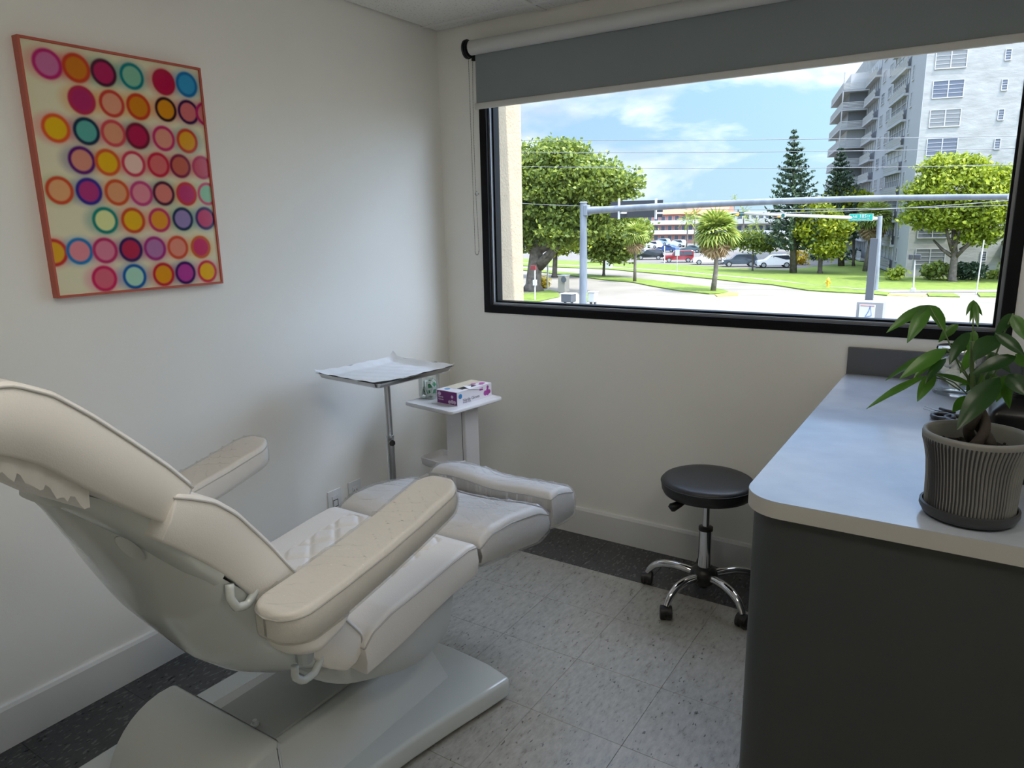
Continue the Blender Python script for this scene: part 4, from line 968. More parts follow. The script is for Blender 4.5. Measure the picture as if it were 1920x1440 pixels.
def ground_poly(name, px, z0, z1, m, kind='structure', world=None, **k):
    pts = world if world else [(G(a, c, z1).x, G(a, c, z1).y) for a, c in px]
    b = BM(); A = [b.verts.new((x, y, z1)) for x, y in pts]; B_ = [b.verts.new((x, y, z0)) for x, y in pts]; n = len(pts)
    fs = [b.faces.new(A)]
    for i in range(n): fs.append(b.faces.new((A[i], B_[i], B_[(i+1) % n], A[(i+1) % n])))
    bmesh.ops.recalc_face_normals(b, faces=fs)
    if fs[0].normal.z < 0: bmesh.ops.reverse_faces(b, faces=fs)
    bmesh.ops.triangulate(b, faces=[fs[0]])
    return obj(name, b, m, None, kind=kind, **k)
b = BM(); box(b, -420, 260, .35, 620, GZ-.5, GZ); struct('road', b, M_['road'])
# far lawn beyond the parking lot
ground_poly('far_lawn', None, GZ, GZ+.05, M_['grass'], world=[(-400, 230), (250, 230), (250, 600), (-400, 600)])
# lot
ground_poly('parking_lot', None, GZ, GZ+.03, M_['lot'], world=[tuple(G(*q).xy) for q in ((1140, 493), (1240, 495.5), (1400, 503), (1500, 503.5), (1600, 492), (1590, 470))]+[(-30, 215), (-150, 215), (-120, 120)])
LZ = GZ+.10
ground_poly('lawn_verge', [(960, 497), (1140, 504), (1194, 509), (1262, 514.8), (1343, 523), (1397, 529), (1448, 533), (1515, 543.5), (1570, 547), (1627, 549.5), (1663, 552.8), (1668, 547.5), (1600, 541), (1560, 537.5), (1461, 527), (1397, 520.6), (1343, 516.2), (1268, 508.8), (1148, 501.5), (960, 492)], GZ, LZ, M_['grass'])
ground_poly('sidewalk', [(960, 492), (1148, 501.5), (1268, 508.8), (1343, 516.2), (1397, 520.6), (1461, 527), (1560, 537.5), (1600, 541), (1668, 547.5), (1726, 546.5), (1902, 547), (2200, 547), (2200, 542), (1902, 542.6), (1726, 543.6), (1627, 541.8), (1542, 535.5), (1461, 525.4), (1397, 519), (1343, 514.6), (1268, 507.4), (1148, 500.2), (960, 491)], GZ, GZ+.09, M_['walk'])
ground_poly('lawn', [(960, 490.8), (1148, 500), (1268, 507.2), (1343, 514.4), (1397, 518.8), (1461, 525.2), (1542, 535.3), (1627, 541.6), (1726, 543.4), (1902, 542.4), (2300, 542.4), (2300, 505), (1690, 505), (1600, 478), (1560, 478), (1600, 492), (1500, 503), (1475, 505.6), (1380, 503), (1302, 497.5), (1221, 494), (1153, 492), (960, 484)], GZ, LZ, M_['grass'])
ground_poly('lawn_verge', [(1742, 554.5), (1800, 555.4), (1788, 549.6), (1738, 549)], GZ, LZ, M_['grass'])
ground_poly('lawn_verge', [(1838, 555.3), (2200, 555.4), (2200, 548), (1832, 548.6)], GZ, LZ, M_['grass'])
ground_poly('yellow_ramp', [(1663, 553), (1730, 556), (1740, 553.8), (1668, 550.2)], GZ, GZ+.04, M_['painty'])
ground_poly('median_grass', [(960, 500), (1021, 506), (1084, 512.5), (1140, 516.5), (1187, 521), (1221, 524.6), (1275, 531.2), (1330, 537.2), (1357, 542.8), (1366, 546.8), (1358, 549.6), (1330, 550), (1275, 544.4), (1221, 535.4), (1187, 528.6), (1140, 524.6), (1097, 519.6), (1035, 512), (960, 504)], GZ, LZ, M_['grass'])
ground_poly('yellow_kerb', [(1366, 546.4), (1385, 549.5), (1384, 553), (1345, 555), (1340, 552), (1358, 550)], GZ, GZ+.08, M_['painty'])
ground_poly('corner_lawn', [(930, 553), (1003, 548), (1030, 543), (1048, 549), (1049, 556), (1010, 564), (930, 569)], GZ, LZ, M_['grass'])
ground_poly('corner_walk', [(930, 571), (1010, 566), (1052, 556.5), (1082, 548), (1090, 560), (1085, 585), (930, 600)], GZ, GZ+.09, M_['walk'])
ground_poly('corner_lawn', [(1090, 548), (1106, 546), (1106, 563), (1092, 566)], GZ, LZ, M_['grass'])
for pl in ([(1140, 565.6), (1343, 555.2), (1397, 553.2), (1397, 551.8), (1343, 553.6), (1140, 563.6)], [(1380, 556.5), (1700, 562), (1700, 560.4), (1380, 555.2)], [(1200, 577), (1640, 581), (1640, 578.6), (1200, 575)], [(1700, 556), (1900, 570), (1900, 568.6), (1706, 555.4)]):
    ground_poly('lane_line', pl, GZ, GZ+.012, M_['paintw'])

# ---------------- foliage
def folmat(name, c1, c2, c3, tl=.35):
    m = bpy.data.materials.new(name); m.use_nodes = True; nt = m.node_tree; bs = nt.nodes['Principled BSDF']; L = nt.links.new; out = nt.nodes['Material Output']
    g = N(nt, 'ShaderNodeNewGeometry'); r = ramp(nt, [(0, c1), (.5, c2), (1, c3)]); L(g.outputs['Random Per Island'], r.inputs[0]); L(r.outputs[0], bs.inputs['Base Color']); bs.inputs['Roughness'].default_value = .6
    tr = N(nt, 'ShaderNodeBsdfTranslucent'); L(r.outputs[0], tr.inputs[0]); ms = N(nt, 'ShaderNodeMixShader'); ms.inputs[0].default_value = tl
    L(bs.outputs[0], ms.inputs[1]); L(tr.outputs[0], ms.inputs[2]); L(ms.outputs[0], out.inputs[0]); return m
FM = {'bright': folmat('bright leaves', (.11, .17, .012), (.25, .31, .02), (.40, .45, .035), .45),
      'mid': folmat('mid green leaves', (.075, .12, .02), (.16, .215, .033), (.29, .34, .05), .45),
      'dark': folmat('dark needles', (.014, .035, .016), (.03, .06, .025), (.06, .10, .04), .15),
      'yellow': folmat('yellow green leaves', (.14, .20, .012), (.28, .33, .016), (.44, .44, .025)),
      'palm': folmat('palm green', (.10, .16, .02), (.20, .27, .04), (.36, .38, .08)),
      'dead': folmat('dead frond brown', (.20, .12, .05), (.34, .23, .12), (.44, .34, .18)),
      'flower': folmat('yellow croton', (.35, .30, .02), (.6, .5, .03), (.5, .25, .03))}
M_['bark'] = gmat('bark', (.055, .045, .035), (.15, .125, .10), 3, bump=.6)
M_['palmbark'] = gmat('palm trunk', (.11, .09, .07), (.22, .19, .16), 4, bump=.5)
def cards(cen, size, nrm_up=.5, aspect=.6):
    """numpy array of leaf quads around centres"""
    n = len(cen); a = rng.normal(size=(n, 3)); a /= np.linalg.norm(a, axis=1)[:, None]
    c = rng.normal(size=(n, 3)); c[:, 2] += nrm_up; c -= (c*a).sum(1)[:, None]*a; c /= np.linalg.norm(c, axis=1)[:, None]
    s = size*rng.uniform(.6, 1.3, n)[:, None]
    P = np.stack([cen-a*s, cen-c*s*aspect, cen+a*s, cen+c*s*aspect], 1).reshape(-1, 3)
    return P, np.arange(n*4).reshape(-1, 4)
def crown(blobs, n, size, clump=.35, hollow=.55):
    """leaf cards in clumps over ellipsoids; blobs = (x,y,z,rx,ry,rz)"""
    vol = np.array([b_[3]*b_[4]*b_[5] for b_ in blobs])**.67; vol /= vol.sum(); out = []
    for b_, v in zip(blobs, vol):
        k = int(n*v); nc = max(8, k//14); d = rng.normal(size=(nc, 3)); d /= np.linalg.norm(d, axis=1)[:, None]
        rr = rng.uniform(hollow, 1, nc)[:, None]; cc_ = d*rr*np.array(b_[3:6])+np.array(b_[:3])
        pick = rng.integers(0, nc, k); out.append(cc_[pick]+rng.normal(size=(k, 3))*clump*np.array([1, 1, .6]))
    return cards(np.concatenate(out), size)
def npobj(name, P, Fc, m, parent, **k): return obj(name, (P.tolist(), Fc.tolist()), m, parent, **k)
def pxm(p): return float(np.dot(np.array(p)-CAM, _f))/F      # metres per pixel there
def tree(name, label, base, blobs_px, fm, n, size, trunk_r, branches=(), group=None, depth=1.0, clump=None, cat='tree', trunk_top=None):
    """base = ground pixel; blobs_px = (px, py, half width px, half height px[, dy])"""
    g = G(*base); t = thing(name, label, cat, tuple(g), group); s = pxm(g); bl_ = []
    for q in blobs_px:
        p = at(q[0], q[1], 1, g.y+(q[4] if len(q) > 4 else 0)); s = pxm(p); bl_.append((p.x, p.y, p.z, q[2]*s, min(q[2], q[3]*1.4)*s*depth, q[3]*s))
    P, Fc = crown(bl_, n, size, clump or size*1.8); npobj('foliage', P, Fc, FM[fm], t, kind='stuff')
    tp_ = at(*(trunk_top or (base[0], blobs_px[0][1])), 1, g.y)
    b = BM(); m_ = g+(tp_-g)*.5+Vector((trunk_r*.4, 0, 0)); tube(b, [g, g+(tp_-g)*.08, m_, tp_], [trunk_r*1.5, trunk_r, trunk_r*.85, trunk_r*.5], 9)
    obj('trunk', b, M_['bark'], t, smooth=True)
    for (ax_, ay_, bx2, by2) in branches:
        b = BM(); a_, c_ = at(ax_, ay_, 1, g.y), at(bx2, by2, 1, g.y+random.uniform(-1, 1)); tube(b, [a_, (a_+c_)/2+Vector((0, 0, -.15)), c_], [trunk_r*.6, trunk_r*.42, trunk_r*.25], 7); obj('branch', b, M_['bark'], t, smooth=True)
    return t
tree('broadleaf_tree', 'largest leafy tree, with thick dark trunk, beyond the cream wall at window left', (1000, 545), [(1005, 350, 62, 80), (1060, 330, 62, 66), (1120, 345, 50, 52), (1172, 345, 30, 26), (1035, 295, 45, 34), (985, 430, 45, 45), (1060, 420, 58, 48), (1110, 410, 40, 40), (960, 330, 40, 60)], 'mid', 30000, .21, .75,
     ((1000, 500, 1040, 462), (1004, 480, 975, 430), (1008, 470, 1060, 440), (1003, 450, 1010, 390), (1012, 500, 1052, 455)), trunk_top=(1002, 400))
tree('broadleaf_tree', 'bright yellow-green lower tree behind the steel signal pole', (1040, 520), [(1005, 420, 45, 38), (1060, 400, 42, 34), (1085, 440, 38, 34), (1000, 385, 35, 25), (1050, 455, 40, 22)], 'bright', 9000, .21, .3)
tree('broadleaf_tree', 'rounded street tree with thin trunk on the median strip right of the steel pole', (1132, 519), [(1130, 440, 44, 42), (1165, 430, 42, 38), (1195, 432, 26, 26), (1150, 470, 50, 22), (1100, 430, 26, 36)], 'mid', 14000, .21, .16)
tree('flame_tree', 'wide spreading bright tree in front of the white apartment tower', (1785, 529), [(1800, 350, 82, 46), (1750, 400, 56, 30), (1858, 380, 50, 46), (1805, 400, 66, 34), (1726, 335+30, 30, 16), (1850, 318+10, 50, 18), (1790, 312, 56, 24), (1840, 440, 42, 18)], 'bright', 24000, .19, .36,
     ((1785, 480, 1750, 450), (1788, 485, 1830, 440), (1786, 478, 1800, 430), (1786, 470, 1772, 420), (1800, 470, 1850, 430)), trunk_top=(1788, 430))
tree('flame_tree', 'partly hidden tree at the far right window edge', (1960, 531), [(1930, 400, 36, 44), (1918, 452, 24, 24), (1965, 380, 50, 50), (1905, 500, 14, 10)], 'mid', 4500, .26, .3)
tree('flame_tree', 'light green tree with pale forked trunk between the two dark pines', (1537, 514), [(1535, 400, 34, 20), (1560, 425, 36, 24), (1520, 430, 30, 30), (1550, 462, 30, 22)], 'yellow', 7000, .22, .26, ((1537, 470, 1520, 420), (1538, 470, 1556, 420)), trunk_top=(1538, 430))
tree('flame_tree', 'yellow leaved tree peeping above the signal arm beside the tower', (1600, 500), [(1588, 368, 34, 12), (1610, 385, 28, 14), (1570, 385, 22, 12)], 'yellow', 1800, .28, .16)
tree('young_tree', 'small spreading tree shading the dark parked car', (1411, 509), [(1400, 446, 44, 12), (1440, 455, 30, 12), (1378, 456, 24, 8), (1420, 464, 30, 6)], 'mid', 3200, .20, .10)
for lb, base, bl2, fm, n in (('yellow croton bush behind the white parked car', (1505, 497), [(1500, 481, 16, 12)], 'flower', 500), ('low green bush at the tower corner', (1680, 527), [(1680, 512, 10, 9)], 'bright', 450), ('rounded bush in front of the tower ground floor window', (1756, 527), [(1756, 507, 20, 14)], 'mid', 900), ('clipped dark hedge right of the spreading tree', (1816, 527), [(1806, 507, 18, 13), (1824, 508, 16, 13)], 'dark', 1300), ('dense green shrubs between pole and parked cars', (1150, 494), [(1120, 478, 26, 14), (1152, 482, 26, 10), (1170, 470, 24, 12)], 'mid', 1500), ('yellow flowering bush beside the big tree trunk', (1018, 540), [(1017, 530, 7, 8)], 'flower', 350), ('faint low plants at the right edge of the tower lawn', (1880, 525), [(1862, 515, 12, 6), (1888, 512, 14, 7)], 'palm', 350), ('dark bushes under the second pine', (1560, 488), [(1540, 480, 24, 14), (1600, 478, 16, 12)], 'dark', 900)):
    g = G(*base); t = thing('bush', lb, 'bush', tuple(g)); bb = []
    for q in bl2: p = at(q[0], q[1], 1, g.y); s = pxm(p); bb.append((p.x, p.y, p.z, q[2]*s, q[2]*s*.7, q[3]*s))
    P, Fc = crown(bb, n, .20, .3); npobj('foliage', P, Fc, FM[fm], t, kind='stuff')
    b = BM(); tube(b, [g, g+Vector((0, 0, .6))], .06, 6); obj('stem', b, M_['bark'], t)
# conifers: whorls of rising branches
def pine(label, base, top, halfw, lowest, tips=((0, 0),)):
    g = G(*base); t = thing('norfolk_pine', label, 'tree', tuple(g)); s = pxm(g)
    tp_ = at(*top, 1, g.y); b = BM(); tube(b, [g, g+(tp_-g)*.5, tp_], [.42, .26, .04], 9); obj('trunk', b, M_['bark'], t, smooth=True)
    z0 = at(base[0], lowest, 1, g.y).z; cen = []
    nt_ = 19
    for k in range(nt_):
        u = k/(nt_-1); z = z0+(tp_.z-z0)*u; Rr = halfw*s*.62*(1-u)**.85*(1.0+.25*math.sin(PI*min(1, u*1.3)))+.15
        xo = g.x+(tp_.x-g.x)*((z-g.z)/(tp_.z-g.z))
        nb = 9 if u < .85 else 6
        for j in range(nb):
            a = 2*PI*j/nb+k*.7+random.uniform(-.15, .15); m_ = int(70*(Rr/(halfw*s))+12)
            tt = rng.uniform(.12, 1, m_)[:, None]; R2 = Rr*random.uniform(.85, 1.1)
            p = np.array([xo, g.y, z])+tt*np.array([math.cos(a)*R2, math.sin(a)*R2, 0])+np.array([0, 0, 1])*(tt**2*R2*.38)
            cen.append(p+rng.normal(size=p.shape)*np.array([.10, .10, .06]))
    P, Fc = cards(np.concatenate(cen), .24, .2, .4); npobj('foliage', P, Fc, FM['dark'], t, kind='stuff'); return t
pine('tallest dark pine with layered branches right of the window centre', (1487, 513), (1489, 247), 84, 468)
pine('shorter dark pine right beside the apartment tower', (1577, 500), (1576, 281), 74, 452)
# palms: every frond a part
def frond_mesh(kind, Lf):
    b = BM()
    if kind == 'fan':
        n = 11
        for k in range(n):
            a = math.radians(-78+156*k/(n-1)); r0, r1 = Lf*.50, Lf
            c0_ = Vector((Lf*.35, 0, 0)); d = Vector((math.cos(a), math.sin(a), 0)); sd_ = Vector((-d.y, d.x, 0))*Lf*.045
            tipl = c0_+d*Lf*.62+Vector((0, 0, -Lf*.16)); mid = c0_+d*Lf*.38
            v = [b.verts.new(p) for p in (c0_, mid-sd_, tipl, mid+sd_)]; b.faces.new(v)
        v = [b.verts.new(p) for p in ((0, -.015, 0), (Lf*.36, -.012, 0), (Lf*.36, .012, 0), (0, .015, 0))]; b.faces.new(v)
    else:
        for k in range(14):
            u = .12+.86*k/13; x = Lf*u; z = -Lf*.42*u*u+Lf*.10*u
            for s in (-1, 1):
                v = [b.verts.new(p) for p in ((x, 0, z), (x+Lf*.08, s*Lf*.10, z-.05*Lf), (x+Lf*.15, s*Lf*.22*(1-.6*u), z-Lf*.12), (x+Lf*.05, 0, z-.005))]; b.faces.new(v)
        v = [b.verts.new(p) for p in ((0, -.02, 0), (Lf*.5, -.015, -.06*Lf), (Lf, 0, -.32*Lf), (Lf*.5, .015, -.06*Lf))]; b.faces.new(v)
    me = bpy.data.meshes.new('frond'); b.to_mesh(me); b.free(); return me
def palm(name, label, base, head, kind, Lpx, n, tr_, skirt=0, bend=0, group=None):
    g = G(*base); t = thing(name, label, 'palm tree', tuple(g), group); h = at(*head, 1, g.y); s = pxm(h); Lf = Lpx*s
    b = BM(); tube(b, [g, g+(h-g)*.35+Vector((bend, 0, 0)), g+(h-g)*.7+Vector((bend*.8, 0, 0)), h], [tr_*1.25, tr_, tr_*.95, tr_*.9], 9); obj('trunk', b, M_['palmbark'], t, smooth=True)
    me = frond_mesh(kind, Lf); me.materials.append(FM['palm']); md = me.copy(); md.materials.clear(); md.materials.append(FM['dead'])
    for k in range(n+skirt):
        dead = k >= n; a = k*2.39996
        el = (math.radians(80-125*((k+.5)/n)) if not dead else math.radians(random.uniform(-82, -55)))
        o = bpy.data.objects.new('frond' if not dead else 'dead_frond', md if dead else me); COL.objects.link(o); o.parent = t
        o.location = h-g+Vector((0, 0, -.1 if not dead else -.35)); o.rotation_euler = (Matrix.Rotation(a, 3, 'Z') @ Matrix.Rotation(-el, 3, 'Y') @ Matrix.Rotation(random.uniform(-.5, .5), 3, 'X')).to_euler(); o.scale = (random.uniform(.8, 1.1),)*3
    return t
palm('sabal_palm', 'full headed fan palm standing at the tip of the grassy median', (1337, 547), (1343, 432), 'fan', 50, 60, .20, 18, .15)
palm('sabal_palm', 'fan palm with slim trunk on the median near the rounded street tree', (1190, 529), (1192, 440), 'fan', 32, 30, .15, 10)
palm('sabal_palm', 'tall fan palm with brown dead frond skirt behind the street sign', (1622, 510), (1640, 408), 'fan', 40, 44, .26, 34)
palm('coconut_palm', 'left of two tall palms in front of the pink building', (1287, 466), (1290, 412), 'feather', 20, 16, .14)
palm('coconut_palm', 'right of two tall palms in front of the pink building', (1302, 464), (1303, 402), 'feather', 22, 18, .15)
palm('coconut_palm', 'small feathery palm in front of the beige building', (1420, 474), (1418, 420), 'feather', 18, 14, .10)
palm('coconut_palm', 'distant palm head showing just above the signal arm', (1377, 452), (1377, 371), 'feather', 9, 14, .12)
palm('coconut_palm', 'yellowish palm beside the first traffic signal', (1395, 470), (1394, 398), 'feather', 16, 14, .12)
# ---------------- far background trees
def far_row(label, x0, x1, y, h, n, m):
    P_, F_ = crown([(x0+(x1-x0)*(k+.5)/12, y+random.uniform(-4, 4), GZ+h*random.uniform(.35, .5), (x1-x0)/16, 5, h*random.uniform(.42, .6)) for k in range(12)], n, .8, 1.2, .3)
    o = npobj('tree_row', P_, F_, FM[m], None, kind='stuff', label=label, cat='trees')
far_row('distant band of trees behind the pink building', -210, -95, 235, 8.5, 5000, 'mid')
far_row('distant band of trees between beige building and tower', -92, 20, 240, 8, 5000, 'mid')

# ---------------- buildings
M_['cwall'] = gmat('white trowelled render', (.27, .268, .25), (.35, .348, .33), .9, .9, bump=1.0, stretch=(.6, .6, 1.6))
M_['cside'] = mat('white smooth render', (.36, .36, .36), .8, var=.05)
M_['wframe'] = mat('white window frames', (.42, .42, .42), .4)
M_['wglass'] = mat('dim window glass', (.10, .11, .14), .12)
M_['wblind'] = mat('window with pale blinds', (.17, .17, .165), .35)
M_['wblind2'] = mat('window with tan blinds', (.15, .135, .115), .35)
M_['parapet'] = mat('pale breeze block', (.40, .39, .36), .8)
M_['recess'] = mat('painted balcony shade', (.20, .20, .20), .8)  # shade inside the balconies is put into this grey
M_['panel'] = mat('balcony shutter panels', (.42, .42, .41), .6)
C0 = Vector((-4.08, 82.38, GZ)); ub = Vector((.9672, .2540, 0)); wb = Vector((-.2540, .9672, 0))
TB = Matrix(((ub.x, wb.x, 0, C0.x), (ub.y, wb.y, 0, C0.y), (0, 0, 1, C0.z), (0, 0, 0, 1)))
tw = thing('apartment_tower', 'tall white apartment tower with lattice balconies at window right', 'building', tuple(C0))
def tobj(name, b, m, parent, **k): bmesh.ops.transform(b, matrix=TB, verts=b.verts); return obj(name, b, m, parent, **k)
HB_ = 30.0; FH = 2.70
b = BM(); box(b, 0, 22, 0, 58, 0, HB_)
body = tobj('wall', b, M_['cwall'], tw)
b = BM(); box(b, -.04, 0, 0, 7.6, 0, HB_); tobj('smooth_side_wall', b, M_['cside'], tw)
b = BM(); box(b, -.04, 0, 17.2, 28.0, 0, HB_); tobj('smooth_side_wall', b, M_['cside'], tw)
zc_list = [16.10+4.9+2.69*k for k in range(2, -8, -1)]
def window(u0, u1, z0, z1, cols, rows, gm_, side=False, off=0):
    b = BM(); t_ = .07
    def bb(a0, a1, d0, d1, c0_, c1_):
        if side: box(b, off-d1, off-d0, a0, a1, c0_, c1_)
        else: box(b, a0, a1, -d1, -d0, c0_, c1_)
    bb(u0-.03, u1+.03, 0, .10, z0-.09, z0); bb(u0-.03, u1+.03, 0, .06, z1, z1+.04); bb(u0-.04, u0+t_*.5, 0, .06, z0, z1); bb(u1-t_*.5, u1+.04, 0, .06, z0, z1)
    for k in range(1, cols): x = u0+(u1-u0)*k/cols; bb(x-.045, x+.045, 0, .055, z0, z1)
    for k in range(1, rows): z = z0+(z1-z0)*k/rows; bb(u0, u1, 0, .045, z-.018, z+.018)
    f = tobj('window', b, M_['wframe'], tw)
    b = BM(); bb(u0, u1, 0, .02, z0, z1); tobj('pane', b, gm_, f)
gms = [M_['wglass'], M_['wblind'], M_['wblind2'], M_['wglass'], M_['wblind']]
for k, zc in enumerate(zc_list):
    if zc < 1: continue
    window(.76, 3.42, zc-.76, zc+.76, 2, 4, gms[(k+2) % 5 if k != 5 else 0])
    window(6.60, 7.08, zc-.42, zc+.48, 1, 4, M_['wglass']); window(8.46, 10.2, zc-.42, zc+.48, 2, 3, M_['wglass'])
    if k > 5: window(11.5, 14, zc-.76, zc+.76, 2, 4, M_['wblind'])
b = BM()
# lattice parapets and glazed balconies on the left flank
def lattice(w0, w1, z0, z1, out, parent=tw, rows_=4):
    b = BM(); n = int((w1-w0)/.42); hz = (z1-z0)/rows_
    for r in range(rows_+1): box(b, -out-.10, -out, w0, w1, z0+r*hz-.035, z0+r*hz+.035)
    for r in range(rows_):
        for k in range(n+1):
            x = w0+(w1-w0)*(k+(.5 if r % 2 else 0))/n
            if x > w1: continue
            box(b, -out-.10, -out, x-.11, x+.11, z0+r*hz, z0+(r+1)*hz)
    return tobj('breeze_block_parapet', b, M_['parapet'], parent)
def slats(w0, w1, z0, z1, out, u0=None):
    b = BM()
    for k in range(5): z = z0+(z1-z0)*k/4.4; box(b, -out-.06, -out, w0, w1, z, z+.13)
    return tobj('slatted_railing', b, M_['parapet'], tw)
for k, zc in enumerate(zc_list):
    fz = zc-1.75
    if fz < -.2: fz = 0
    # bay 1
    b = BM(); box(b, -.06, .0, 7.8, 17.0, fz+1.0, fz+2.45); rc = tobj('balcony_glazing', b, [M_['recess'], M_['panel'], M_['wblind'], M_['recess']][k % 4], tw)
    b = BM(); n = [6, 4, 8, 3][k % 4]
    for q in range(n+1): y = 7.8+9.2*q/n; box(b, -.14, -.06, y-.08, y+.08, fz+1.0, fz+2.45)
    box(b, -.14, -.06, 7.8, 17, fz+1.75, fz+1.80)
    tobj('mullions', b, M_['wframe'], rc)
    b = BM(); box(b, -.05, 0, 7.8, 17.0, fz+.03, fz+1.0); box(b, -.05, 0, 28.2, 37.6, fz+.03, fz+1.0); tobj('balcony_shade_panel', b, M_['recess'], tw, kind='stuff')  # dark panel stands in for the shade behind the lattice
    lattice(7.7, 17.1, fz+.05, fz+1.0, .35); b = BM(); box(b, -.50, 0, 7.6, 17.2, fz-.22, fz+.03); tobj('balcony_slab', b, M_['cside'], tw)
    # narrow windows near the corner
    window(5.2, 6.1, zc-.75, zc+.65, 1, 3, M_['wblind'], side=True, off=-.04)
    for y in (18.6, 23.6): window(y, y+2.4, zc-.5, zc+.75, 2, 3, gms[(k+int(y)) % 5], side=True, off=-.04)
    # bay 2
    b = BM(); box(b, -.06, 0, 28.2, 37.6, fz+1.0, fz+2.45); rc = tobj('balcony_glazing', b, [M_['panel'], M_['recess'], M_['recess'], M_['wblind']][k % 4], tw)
    b = BM()
    for q in range(6): y = 28.2+9.4*q/5; box(b, -.14, -.06, y-.1, y+.1, fz+1.0, fz+2.45)
    tobj('mullions', b, M_['wframe'], rc)
    lattice(28.1, 37.7, fz+.05, fz+1.0, .6); b = BM(); box(b, -.75, 0, 28, 37.8, fz-.22, fz+.03); tobj('balcony_slab', b, M_['cside'], tw)
    # projecting end balcony
    b = BM(); box(b, -3.6, 0, 39, 56, fz-.22, fz+.05); tobj('balcony_slab', b, M_['cside'], tw)
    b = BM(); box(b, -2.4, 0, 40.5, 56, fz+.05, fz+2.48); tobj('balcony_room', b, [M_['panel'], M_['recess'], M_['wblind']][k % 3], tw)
    lattice(39.2, 56, fz+.05, fz+1.0, 3.45)
    b = BM()
    for q in range(5): z = fz+.08+.2*q; box(b, -3.5, 0, 38.95, 39.05, z, z+.11)
    tobj('slatted_railing', b, M_['parapet'], tw)
    b = BM(); box(b, -3.55, -3.4, 39.0, 39.15, fz, fz+2.5); tobj('balcony_post', b, M_['cside'], tw)
# awning over a ground floor window
b = BM(); prism(b, [(0, 3.6), (-1.1, 2.1), (-1.1, 2.0), (0, 2.0)], lambda p: (8.3, p[0], p[1]), lambda p: (11.2, p[0], p[1])); tobj('awning', b, mat('pale green awning', (.45, .50, .47), .6, stretch=(12, 1, 1), var=.3), tw)
# pink building
pk0 = G(1178, 455)
def far_building(name, label, pxl, pxr, pybase, pytop, floors, cw, cb, roof=None, roofpx=0, windows=8):
    a, c = G(pxl, pybase), G(pxr, pybase); c = Vector((a.x+(c.x-a.x), a.y+(c.x-a.x)*.02, GZ)); ztop = at((pxl+pxr)/2, pytop, 1, a.y).z
    t = thing(name, label, 'building', tuple(a)); W_ = c.x-a.x; Hh = ztop-GZ
    Mx = Matrix.Translation(a) @ Matrix.Rotation(math.radians(8), 4, 'Z')
    def ob(nm, b, m, par=t, **k): bmesh.ops.transform(b, matrix=Mx, verts=b.verts); return obj(nm, b, m, par, **k)
    b = BM(); box(b, 0, W_, 0, 14, 0, Hh); ob('wall', b, cw)
    if roof: b = BM(); zr = at((pxl+pxr)/2, roofpx, 1, a.y+6).z-GZ; prism(b, [(-1, Hh), (7, zr), (15, Hh)], lambda p: (-1, p[0], p[1]), lambda p: (W_+1, p[0], p[1])); ob('roof', b, roof)
    fh = Hh/floors
    for f in range(floors):
        if f: b = BM(); box(b, 0, W_, -1.5, 0, fh*f-.12, fh*f+.08); box(b, 0, W_, -1.5, -1.42, fh*f+.08, fh*f+1.0); ob('walkway', b, cb)
        for k in range(windows):
            x = W_*(k+.5)/windows
            b = BM(); hh = 2.0 if k % 3 == 1 else 1.1; z0 = fh*f+(.05 if k % 3 == 1 else 1.0); box(b, x-.6, x+.6, -.08, 0, z0-.05, z0+hh+.05); w_ = ob('window', b, M_['wframe'])
            b = BM(); box(b, x-.5, x+.5, -.1, -.07, z0, z0+hh); ob('pane', b, M_['wglass'], w_)
    return t
far_building('motel_block', 'three storey pink building with white walkways and orange roof', 1150, 1345, 457, 402, 3, mat('salmon wall', (.50, .24, .20), .8), mat('white walkway', (.60, .60, .62), .7), mat('orange tile roof', (.42, .13, .07), .8), 384, 16)
far_building('beige_block', 'pale beige two storey block behind the traffic signals', 1352, 1470, 462, 396, 3, mat('pale beige wall', (.46, .45, .42), .8), mat('beige walkway rail', (.42, .42, .40), .7), None, 0, 9)
# white stair side of the pink building
# ---------------- parked cars
M_['tyre'] = mat('tyre rubber', (.015, .015, .015), .8); M_['rim'] = mat('alloy rim', (.45, .46, .48), .3, metal=.8); M_['carglass'] = mat('dark car glass', (.03, .035, .045), .06)
M_['lampw'] = mat('headlamp', (.7, .7, .7), .1); M_['bump_'] = mat('dark car trim', (.03, .03, .032), .5)
PROF = {'suv': ([(-2.25, .35), (-2.28, .62), (-2.20, .92), (-1.2, 1.02), (-.55, 1.56), (-.2, 1.66), (1.5, 1.68), (1.95, 1.55), (2.2, 1.05), (2.28, .8), (2.25, .38)], [(-1.05, 1.03), (-.50, 1.54), (1.6, 1.58), (1.95, 1.05)]),
        'jeep': ([(-2.2, .40), (-2.25, .75), (-2.15, 1.05), (-1.0, 1.12), (-.65, 1.72), (-.4, 1.80), (1.9, 1.80), (2.15, 1.70), (2.2, 1.1), (2.2, .42)], [(-.88, 1.13), (-.58, 1.68), (1.95, 1.68), (2.05, 1.12)]),
        'sedan': ([(-2.35, .32), (-2.38, .58), (-2.25, .80), (-1.15, .93), (-.45, 1.40), (.1, 1.46), (.9, 1.42), (1.65, 1.02), (2.25, .95), (2.35, .7), (2.3, .34)], [(-1.0, .94), (-.42, 1.36), (.85, 1.36), (1.50, 1.0)])}
